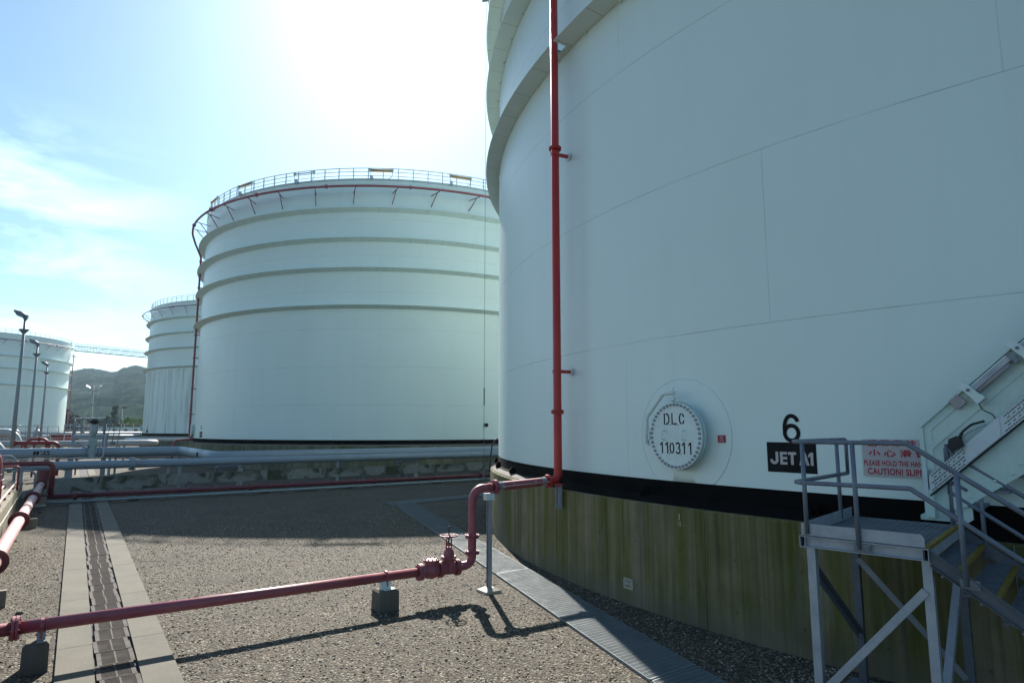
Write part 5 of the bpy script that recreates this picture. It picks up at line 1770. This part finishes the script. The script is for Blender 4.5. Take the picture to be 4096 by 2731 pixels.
# valves and walkway rail before the far left tank
t = thing('guard_rail', 'low grey railing in front of the far left tank', 'railing', W(-5, 104, 0))
for k in range(9):
    m = MB(); m.cyl(W(-9.5 + 1.15 * k, 104, 0), W(-9.5 + 1.15 * k, 104, 3.4), 0.04, 6); m.build('post', M['galv_dark'], t)
for z in (3.4, 2.7):
    m = MB(); m.tube([W(-9.5, 104, z), W(-0.3, 104, z)], 0.04, 6); m.build('rail', M['galv_dark'], t)
for p, lab in ((-4.85, 'grey valve with a handwheel below the far left tank, left one'), (-2.6, 'grey valve with a handwheel below the far left tank, right one')):
    t = thing('tank_valve', lab, 'valve', W(p, 106, 0), 'valves below the far left tank')
    m = MB(); m.rev([(0.35, 0), (0.35, 2.0), (0.5, 2.1), (0.5, 2.6), (0.3, 2.9), (0.15, 3.0), (0.12, 3.5), (0.001, 3.5)], W(p, 106, 0), ZZ, 14); m.build('body', M['sea_grey'], t)
    m = MB(); m.tube([W(p, 106, 3.55) + (VV * math.cos(a) + UU * math.sin(a)) * 0.45 for a in [2 * PI * i / 16 for i in range(16)]], 0.05, 6, closed=True); m.bar(W(p - 0.4, 106, 3.55), W(p + 0.4, 106, 3.55), 0.05, 0.05); m.build('handwheel', M['sea_grey'], t)

# ------------------------------------------------------------------ lamp masts
def lamp_mast(x, y, label, H_=12.0):
    t = thing('lamp_mast', label, 'lamp mast', (x, y, 0), 'floodlight masts at the left')
    b = Vector((x, y, 0))
    m = MB(); m.tube([b, b + ZZ * H_ * 0.5, b + ZZ * (H_ - 0.6)], 0.16, 12, r1=0.085); m.build('pole', M['lamp_grey'], t)
    m = MB(); m.rev([(0.10, -0.32), (0.42, 0.0), (0.44, 0.03), (0.09, 0.03)], b + ZZ * (H_ - 1.42), ZZ, 4, smooth=False); m.build('raising_ring', M['galv_dark'], t)
    hd = Vector((-0.88, -0.38, 0)).normalized(); sdv = ZZ.cross(hd)
    fw = (hd * math.cos(rad(28)) + ZZ * math.sin(rad(28))).normalized(); upv = sdv.cross(fw) * -1
    if upv.z < 0: upv = -upv
    c = b + ZZ * (H_ - 0.22) + hd * 0.28
    m = MB()
    m.prism([(-0.36, -0.05), (-0.28, -0.2), (0.10, -0.22), (0.46, -0.04), (0.46, 0.05), (0.0, 0.17), (-0.30, 0.12)], c + sdv * 0.30, fw, upv, 0.60)
    lh = m.build('floodlight', M['galv_dark'], t)
    m = MB(); m.prism([(0.10, -0.235), (0.47, -0.05), (0.47, -0.03), (0.10, -0.215)], c + sdv * 0.27, fw, upv, 0.54); m.build('lens', M['glass'], lh)
    m = MB(); m.box(b + ZZ * (H_ - 0.58), (0.16, 0.5, 0.10), hd, sdv, ZZ); m.box(b + ZZ * (H_ - 0.42) - hd * 0.05, (0.22, 0.34, 0.26), hd, sdv, ZZ)
    m.build('bracket', M['galv_dark'], t)
    return t


lamp_mast(-36.86, 47.62, 'tallest looking of the three lamp masts, nearest the left edge')
lamp_mast(-47.7, 63.6, 'middle one of the three lamp masts in front of the far left tank')
lamp_mast(-62.2, 85.0, 'shortest looking of the three lamp masts, right of the other two')
x, y = -90.2, 137.6
t = thing('lamp_mast', 'slim distant mast with four floodlights standing before the wooded hill', 'lamp mast', (x, y, 0))
b = Vector((x, y, 0))
m = MB(); m.tube([b, b + ZZ * 12.2], 0.17, 8, r1=0.11); m.build('pole', M['pale_grey'], t)
m = MB(); m.rev([(0.1, -0.2), (0.55, 0.0), (0.1, 0.03)], b + ZZ * 8.2, ZZ, 8); m.bar(b + ZZ * 11.0 + Vector((-1.1, 0, 0)), b + ZZ * 11.0 + Vector((1.1, 0, 0)), 0.12, 0.12); m.bar(b + ZZ * 10.0 + Vector((-1.0, 0, 0)), b + ZZ * 10.0 + Vector((1.0, 0, 0)), 0.1, 0.1); m.build('cross_arm', M['galv_dark'], t)
for s in (-1, 1):
    m = MB(); m.box(b + ZZ * 11.9 + Vector((s * 1.2, 0, 0)), (0.95, 0.5, 0.22), (0.8, 0, s * 0.5), (0, 1, 0), (-s * 0.5, 0, 0.8)); m.build('floodlight', M['white'], t)
    m = MB(); m.box(b + ZZ * 10.55 + Vector((s * 0.85, -0.2, 0)), (0.62, 0.5, 0.6)); m.build('floodlight', M['glass'], t)
x, y = -0.6078 * 250, 250
t = thing('lamp_mast', 'very thin distant mast with one small dark lamp near the grimy tank', 'lamp mast', (x, y, 0))
b = Vector((x, y, 0))
m = MB(); m.tube([b, b + ZZ * 10.5], 0.14, 6); m.build('pole', M['pale_grey'], t)
m = MB(); m.box(b + ZZ * 10.9 + Vector((0.6, 0, 0)), (1.6, 0.7, 0.55)); m.build('floodlight', M['slot'], t)
# grey column beyond the gate valve
m = MB(); m.box(W(3.05, 84, 2.7), (0.36, 0.36, 5.5), VV, UU, ZZ); m.box(W(3.05, 84, 0.2), (0.7, 0.7, 0.5), VV, UU, ZZ)
tag(m.build('vent_column', M['sea_grey']), 'plain blue grey column standing beyond the gate valve cap', 'column')
t = thing('control_rack', 'pale instrument rack of posts and boxes left of the gate valve cap', 'rack', W(0.2, 84, 0))
m = MB(); m.box(W(2.07, 92, 2.5), (0.42, 0.4, 4.6), VV, UU, ZZ); m.build('cabinet', M['pale_grey'], t)
for k in range(4):
    m = MB(); m.bar(W(0.3 + 0.9 * k, 92, 0), W(0.3 + 0.9 * k, 92, 3.6 + 0.4 * (k % 2)), 0.10, 0.10); m.build('post', M['galv'], t)
for z in (2.4, 3.0, 3.5):
    m = MB(); m.bar(W(0.2, 92, z), W(3.1, 92, z), 0.09, 0.09); m.build('crossbar', M['galv'], t)

# ------------------------------------------------------------------ bund wall and small pipes at the left
t = thing('bund_wall', 'weathered concrete wall at the left edge with thin pipes along its top', 'wall', W(-1.7, 18, 0))
m = MB()
PW = -1.2
m.prism([(0, -0.3), (0, 0.95), (-0.05, 1.0), (-1.9, 1.0), (-1.9, -0.3)], W(PW, 4.0, 0), VV, ZZ, -31.5)
m.build('wall', M['wall'], t)
m = MB(); m.tube([W(PW + 0.018, 4 + 0.5 * i, 0.62 + 0.012 * math.sin(i * 1.7)) for i in range(63)], 0.016, 6); m.build('joint_bead', M['plate'], t)
for p, ln, lab in ((-1.34, 30, 'thin pinkish pipe along the wall top, closest to the edge'), (-1.62, 26, 'thin pinkish pipe along the wall top, second from the edge'), (-1.86, 30, 'thin pinkish pipe along the wall top, farthest from the edge')):
    t = thing('small_pipe', lab, 'pipe', W(p, 20, 1.0), 'thin pipes along the wall top')
    m = MB(); m.tube([W(p, 5, 1.10), W(p, 5 + ln, 1.10)], 0.03, 10); m.build('pipe', M['pink'], t)
    for k in range(12):
        m = MB(); m.box(W(p, 6.5 + 2.2 * k + (0.6 if p < -1.5 else 0), 1.035), (0.12, 0.14, 0.085), VV, UU, ZZ); m.build('pipe_shoe', M['red_dark'], t)
t = thing('cable_trough', 'pale row of concrete troughs with dark uprights behind the wall', 'trough', W(-2.3, 25, 0))
m = MB(); m.box(W(-2.35, 23, 1.33), (0.28, 22, 0.30), VV, UU, ZZ); m.build('trough', M['slab'], t)
for k in range(16):
    m = MB(); m.box(W(-2.18, 13 + 1.4 * k, 1.32), (0.10, 0.16, 0.52), VV, UU, ZZ); m.build('upright', M['iron'], t)
# sleepers under the fat pink pipe
for q, p1, h, lab in ((15.45, -0.60, 0.31, 'short concrete sleeper end jutting in at the left edge, lowest of the three'), (26.7, -0.43, 0.32, 'concrete sleeper under the fat pink pipe, in the sun and middle of the three'), (33.5, -0.28, 0.42, 'shaded concrete sleeper under the far end of the fat pink pipe')):
    m = MB(); m.box(W((p1 - 1.17) / 2, q + 0.05, h / 2 - 0.02), (p1 + 1.17, 0.10, h + 0.04), VV, UU, ZZ)
    tag(m.build('concrete_sleeper', M['board']), lab, 'sleeper', 'concrete sleepers under the pink pipe')
# fat pink pipe
t = thing('fire_main', 'fat chalky pink pipe with dark red flanges running away along the left wall', 'fire pipe', W(-0.85, 20, 0))
def pk(q): return W(-0.86 + (q - 23.0) * 0.0158, q, 0.52)
m = MB(); m.tube([pk(3), pk(20), pk(40.5)], 0.148, 28); m.build('pipe', M['pink'], t)
AXK = (pk(30) - pk(20)).normalized()
for q in (11.0, 17.4, 24.6, 31.9, 38.9):
    m = MB()
    m.rev([(0.15, -0.03), (0.262, -0.03), (0.27, -0.02), (0.27, 0.02), (0.262, 0.03), (0.15, 0.03)], pk(q), AXK, 32, smooth=False)
    for i in range(12):
        a = 2 * PI * i / 12
        c = pk(q) + (VV * math.cos(a) + ZZ * math.sin(a)) * 0.225
        m.rev([(0.001, -0.06), (0.02, -0.06), (0.02, 0.06), (0.001, 0.06)], c, AXK, 6, smooth=False)
    m.build('flange', M['red_dark'], t)
for q in (15.4, 27.9, 37.6):
    m = MB(); m.rev([(0.149, -0.022), (0.164, -0.022), (0.164, 0.022), (0.149, 0.022)], pk(q), AXK, 32); m.box(pk(q) - VV * -0.16 - ZZ * 0.14, (0.02, 0.04, 0.30), VV, UU, ZZ); m.build('pipe_clamp', M['red_dark'], t)
m = MB(); m.rev([(0.001, -0.5), (0.33, -0.5), (0.34, 0.0), (0.34, 0.65), (0.001, 0.7)], W(-0.52, 41.0, 0.75), ZZ, 20); m.build('end_tee', M['red_dark'], t)
# red elbow at the very edge
t = thing('fire_riser', 'tall dark red pipe curving over at the extreme left edge', 'fire pipe', (-13.75, 17.27, 0))
e = Vector((-13.75, 17.27, 0))
m = MB(); m.tube(fillet([e, e + ZZ * 2.64, e + ZZ * 2.64 - VV * 1.6], 0.30, 10), 0.14, 22); m.build('pipe', M['red_faded'], t)
flange('flange', e + ZZ * 2.05, ZZ, 0.155, 0.02, 8, 'red_faded', t, gap=False)
# hoops and conduits
t = thing('hoop_rail', 'rounded grey steel hoop handrail standing behind the left wall', 'railing', W(-1.8, 36.5, 0))
m = MB(); m.tube(fillet([W(-2.5, 36.5, 2.0), W(-1.58, 36.5, 2.02), W(-1.57, 36.5, 0.6)], 0.25, 6), 0.055, 12); m.build('rail', M['lamp_grey'], t)
m = MB(); m.cyl(W(-1.98, 36.5, 0.6), W(-1.98, 36.5, 2.0), 0.05, 10); m.build('post', M['lamp_grey'], t)
m = MB(); m.tube([W(-2.5, 36.5, 1.42), W(-1.6, 36.5, 1.45)], 0.045, 10); m.build('rail', M['lamp_grey'], t)
t = thing('hoop_rail', 'small reddish brown square hoop on top of the left wall', 'railing', W(-1.5, 30, 1.0))
m = MB(); m.tube(fillet([W(-2.2, 30, 1.0), W(-2.2, 30, 1.87), W(-1.17, 30, 1.87), W(-1.17, 30, 1.0)], 0.08, 4), 0.035, 10); m.build('hoop', M['red_dark'], t)
t = thing('hoop_rail', 'lower reddish brown hoop on the wall nearer the camera', 'railing', W(-1.5, 26, 1.0))
m = MB(); m.tube(fillet([W(-2.4, 26.5, 1.0), W(-2.4, 26.5, 1.62), W(-1.45, 26.5, 1.62), W(-1.45, 26.5, 1.0)], 0.08, 4), 0.03, 10); m.build('hoop', M['red_dark'], t)
t = thing('conduit', 'bent grey conduit dropping to the ground just past the left wall', 'conduit', W(-0.9, 36.4, 0))
m = MB(); m.tube(fillet([W(-1.6, 36.4, 1.36), W(-0.98, 36.4, 1.36), W(-0.80, 36.4, 1.18), W(-0.78, 36.4, 0.0)], 0.06, 4), 0.05, 12); m.build('pipe', M['lamp_grey'], t)
# loose stones
for (p, q, s) in ((-0.36, 14.8, 0.07), (-0.05, 13.2, 0.045), (-0.42, 31.5, 0.09)):
    vs, fs = [], []
    bm_ = MB(); bm_.rev([(0.001, 0), (s * 0.8, 0.0), (s, s * 0.35), (s * 0.6, s * 0.8), (0.001, s * 0.9)], W(p, q, -0.005), ZZ, 7, smooth=False)
    tag(bm_.build('loose_stone', M['slab']), ('pale loose stone on the gravel left of the drain', 'small pale pebble on the gravel beside the drain pavement', 'stone by the fat pink pipe at the edge of the shade')[(0.07, 0.045, 0.09).index(s)], 'stone')

# ------------------------------------------------------------------ hanging cable and davit from the near tank
t = thing('hanging_cable', 'thin cable hanging from a davit at the top of the near tank', 'cable', (-1.29, 29.6, 0))
m = MB(); m.tube([(-1.29, 29.6, 0.95), (-1.29, 29.6, 24.6)], 0.011, 6); m.build('cable', M['galv_dark'], t)
m = MB(); m.cyl((-1.29, 29.6, 4.3), (-1.29, 29.6, 5.1), 0.025, 8); m.build('sleeve', M['slot'], t)
m = MB(); m.box((-1.27, 29.6, 0.98), (0.34, 0.16, 0.03)); m.box((-1.29, 29.6, 1.2), (0.07, 0.07, 0.45)); m.build('weight', M['galv_dark'], t)
t = thing('davit', 'slender crossed steel davit arm sticking out from the top edge of the near tank', 'davit', (-0.3, 29.0, 22))
m = MB(); m.bar((0.95, 29.2, 21.9), (-2.1, 29.9, 26.9), 0.11, 0.11); m.build('arm', M['lamp_grey'], t)
m = MB(); m.bar((1.2, 28.9, 24.62), (-1.5, 29.65, 24.62), 0.09, 0.09); m.build('crossbar', M['lamp_grey'], t)
# black hose draped on the ring
m = MB(); m.tube(fillet([pol(C6, RT + 0.05, -181, 2.9), pol(C6, RT + 0.25, -181, 2.7), pol(C6, RF + 0.02, -180.5, 2.2), pol(C6, RF + 0.03, -179, 1.75)], 0.3, 6), 0.03, 8)
tag(m.build('hose', M['black']), 'thin black hose draped over the left rim of the concrete ring', 'hose')

# ------------------------------------------------------------------ footbridge between far tanks
t = thing('footbridge', 'pale steel truss footbridge high between the far left tank and the grimy tank', 'footbridge', (-103, 165, 0))
A_ = Vector((-106.6, 153.8, 21.75)); B_ = Vector((-98.7, 176.0, 22.2))
d = (B_ - A_).normalized(); sd_ = d.cross(ZZ).normalized()
for s, q in ((0.55, 'near'), (-0.55, 'far')):
    m = MB()
    for z in (0.0, 1.15):
        m.bar(A_ + sd_ * s + ZZ * z, B_ + sd_ * s + ZZ * z, 0.09, 0.10)
    m.bar(A_ + sd_ * s + ZZ * 0.6, B_ + sd_ * s + ZZ * 0.6, 0.05, 0.05)
    m.bar(A_ + sd_ * s + ZZ * 1.7, B_ + sd_ * s + ZZ * 1.7, 0.05, 0.06)
    n = 15
    for i in range(n):
        a = A_ + (B_ - A_) * (i / n) + sd_ * s; b_ = A_ + (B_ - A_) * ((i + 1) / n) + sd_ * s
        m.bar(a, a + ZZ * 1.7, 0.05, 0.06)
        m.bar(a + ZZ * (1.15 if i % 2 else 0), b_ + ZZ * (0 if i % 2 else 1.15), 0.045, 0.045)
    m.build('truss', M['railing'], t)
m = MB(); m.box((A_ + B_) / 2 - ZZ * 0.05, ((B_ - A_).length, 1.0, 0.07), d, sd_, d.cross(sd_) * -1); m.build('deck', M['galv'], t)

# ------------------------------------------------------------------ far: white building, fence, trees, hill
t = thing('low_building', 'low white building beyond the pipelines, just left of the grimy tank', 'building', (-150, 246, 0))
m = MB(); m.box((-148, 246, 1.6), (20, 6, 3.3)); m.build('wall', M['white'], t)
m = MB(); m.box((-148, 246, 3.32), (20.6, 6.6, 0.22)); m.build('roof', M['pale_grey'], t)
for k in range(4):
    m = MB(); m.box((-154 + 4 * k, 242.96, 1.6), (1.4, 0.1, 2.0)); m.build('window', M['slot'], t)
t = thing('wire_fence', 'line of thin pale fence posts between the tanks and the trees', 'fence', (-120, 215, 0))
for k in range(22):
    m = MB(); m.cyl((-150 + 3.0 * k, 214, 0), (-150 + 3.0 * k, 214, 4.4), 0.09, 6); m.build('post', M['pale_grey'], t)
for z in (4.3, 2.2):
    m = MB(); m.tube([(-150, 214, z), (-87, 214, z)], 0.03, 5); m.build('wire', M['galv'], t)


def plant(x, y, h, w_, label, mat, name, cat, group, n=260, cone=False, trunk=True, leaf=0.5, seed=0):
    r = random.Random(seed + int(abs(x) * 7 + y))
    t = thing(name, label, cat, (x, y, 0), group)
    b = Vector((x, y, 0))
    if trunk:
        m = MB(); m.tube([b, b + ZZ * h * 0.45, b + ZZ * h * 0.85], 0.05 * h * 0.35, 7, r1=0.02)
        for k in range(4):
            a = r.uniform(0, 6.28)
            z = h * r.uniform(0.25, 0.6)
            m.tube([b + ZZ * z, b + ZZ * (z + h * 0.16) + Vector((math.cos(a), math.sin(a), 0)) * w_ * 0.35], 0.03 * h * 0.25, 5, r1=0.015)
        m.build('trunk', M['bark'], t)
    m = MB()
    clumps = []
    for k in range(14):
        z = r.uniform(0.12, 0.97)
        lim = (1 - z) * 1.05 + 0.08 if cone else math.sqrt(max(0.05, 1 - (2 * z - 0.85) ** 2))
        a = r.uniform(0, 6.28); rr = lim * w_ * 0.5 * r.uniform(0.3, 0.9)
        clumps.append((Vector((math.cos(a) * rr, math.sin(a) * rr, z * h)), r.uniform(0.18, 0.34) * w_ * (0.5 + lim * 0.6)))
    for k in range(n):
        cc, cr = r.choice(clumps)
        v = Vector((r.gauss(0, 1), r.gauss(0, 1), r.gauss(0, 1))).normalized() * cr * r.uniform(0.5, 1.0)
        p = b + cc + v
        if p.z < 0.05: p.z = 0.1
        u = Vector((r.gauss(0, 1), r.gauss(0, 1), r.gauss(0, 1))).normalized(); w2 = u.cross(Vector((r.gauss(0, 1), r.gauss(0, 1), r.gauss(0, 1)))).normalized()
        s = leaf * r.uniform(0.6, 1.3)
        m.add([p - u * s * 0.5, p + w2 * s * 0.35, p + u * s * 0.5, p - w2 * s * 0.35], [(0, 1, 2, 3)])
    m.build('crown' if trunk else 'foliage', M[mat], t)


dc = 'tall dark feathery conifers before the hill'
for i, (u, yy, h, w_, lab) in enumerate(((262, 236, 12.5, 9, 'dark conifer right beside the red downpipe of the far left tank'), (285, 228, 12.0, 9, 'dark conifer second from the far left tank'), (300, 240, 8.5, 8, 'low dark conifer leaning between two taller ones'),
                                 (322, 232, 7.6, 7, 'shorter dark conifer left of the distant four lamp mast'), (486, 262, 11.5, 5.5, 'lone dark conifer beside the thin distant mast'))):
    plant((u - 2048) / 2550 * yy / 0.99, yy, h, w_, lab, 'leaf_dark', 'conifer_tree', 'tree', dc, 420, cone=True, leaf=0.9, seed=i)
gb = 'bushes in the belt before the hill'
bl = ('small bush', 'dense bush', 'broad bush', 'round bush', 'tall bush', 'open bush')
rg = random.Random(5)
kk = 0
for u in range(300, 620, 17):
    yy = 268 + rg.uniform(-12, 14)
    br = u > 470  # bushes further right get the brighter leaf colour
    h = rg.uniform(5.4, 7.2) if not br else rg.uniform(6.0, 7.6)
    if u in (368,): continue
    spot = 'left of the four lamp mast' if u < 360 else ('between the four lamp mast and the gate valve' if u < 400 else ('behind the valve platform steps' if u < 480 else 'above the low white building'))
    plant((u - 2048) / 2550 * yy / 0.99, yy, h, rg.uniform(6, 9), ('bright green bush ' if br else 'dull green bush ') + spot, 'leaf_bright' if br else 'leaf_mid', 'bush', 'bush', gb + (', bright ones' if br else ', dull ones ') + spot, 420, trunk=False, leaf=0.8, seed=kk)
    kk += 1

# wooded hill as a height field in range and bearing
ridge = [(-900, 1640), (-500, 1560), (-200, 1500), (100, 1478), (284, 1480), (374, 1470), (435, 1481), (465, 1485), (505, 1468), (535, 1459), (557, 1457), (585, 1464), (640, 1480), (760, 1520), (1000, 1580), (1400, 1640), (2000, 1690)]
def ridge_v(u):
    for (a, va), (b, vb) in zip(ridge[:-1], ridge[1:]):
        if a <= u <= b:
            s = (u - a) / (b - a); s = s * s * (3 - 2 * s)
            return va + (vb - va) * s
    return 1700
vs, fs = [], []
us = [-900 + 40 * i for i in range(22)] + [0 + 3.2 * i for i in range(212)] + [690 + 60 * i for i in range(22)]
us = sorted(set(us))
NR = 70
RD0, RD1 = 330.0, 1150.0
for u in us:
    tx = (u - 2048) / 2550.0
    hR = EYE + (1708 - ridge_v(u)) / 2550.0 / 1.02 * RD1 * 0.99
    for j in range(NR + 12):
        s = j / NR
        y = RD0 + (RD1 - RD0) * s
        prof = (s ** 1.25) if s <= 1 else 1 - (s - 1) * 1.2
        x = tx * y / 0.992
        z = (hR) * prof
        if s > 0.02:
            nz = mnoise.fractal(Vector((x * 0.006, y * 0.006, 3)), 1.0, 2.0, 5) * 15 * min(1, s * 3) * (0.15 + 0.85 * abs(math.sin(min(s, 1) * PI)))
            nz += mnoise.noise(Vector((x * 0.11, y * 0.07, 1))) * 1.5 + mnoise.noise(Vector((x * 0.25, y * 0.2, 8))) * 0.8
            z += nz
        vs.append((x, y, max(z, -1)))
n2 = NR + 12
for i in range(len(us) - 1):
    for j in range(n2 - 1):
        fs.append((i * n2 + j, (i + 1) * n2 + j, (i + 1) * n2 + j + 1, i * n2 + j + 1))
m = MB(); m.add(vs, fs, True)
tag(m.build('hill', M['hill']), kind='structure')

# ------------------------------------------------------------------ air
hm = bpy.data.materials.new('haze_air')
hm.use_nodes = True
hn = hm.node_tree
hn.nodes.clear()
ho = N(hn, 'ShaderNodeOutputMaterial')
pv = N(hn, 'ShaderNodeVolumePrincipled')
pv.inputs['Color'].default_value = (0.62, 0.82, 1.0, 1)
pv.inputs['Density'].default_value = 0.00012
pv.inputs['Anisotropy'].default_value = 0.25
L(hn, pv.outputs['Volume'], ho.inputs['Volume'])
m = MB()
HB = 2600
m.box((0, 0, 80), (2 * HB, 2 * HB, 162))
tag(m.build('haze', hm), kind='stuff')
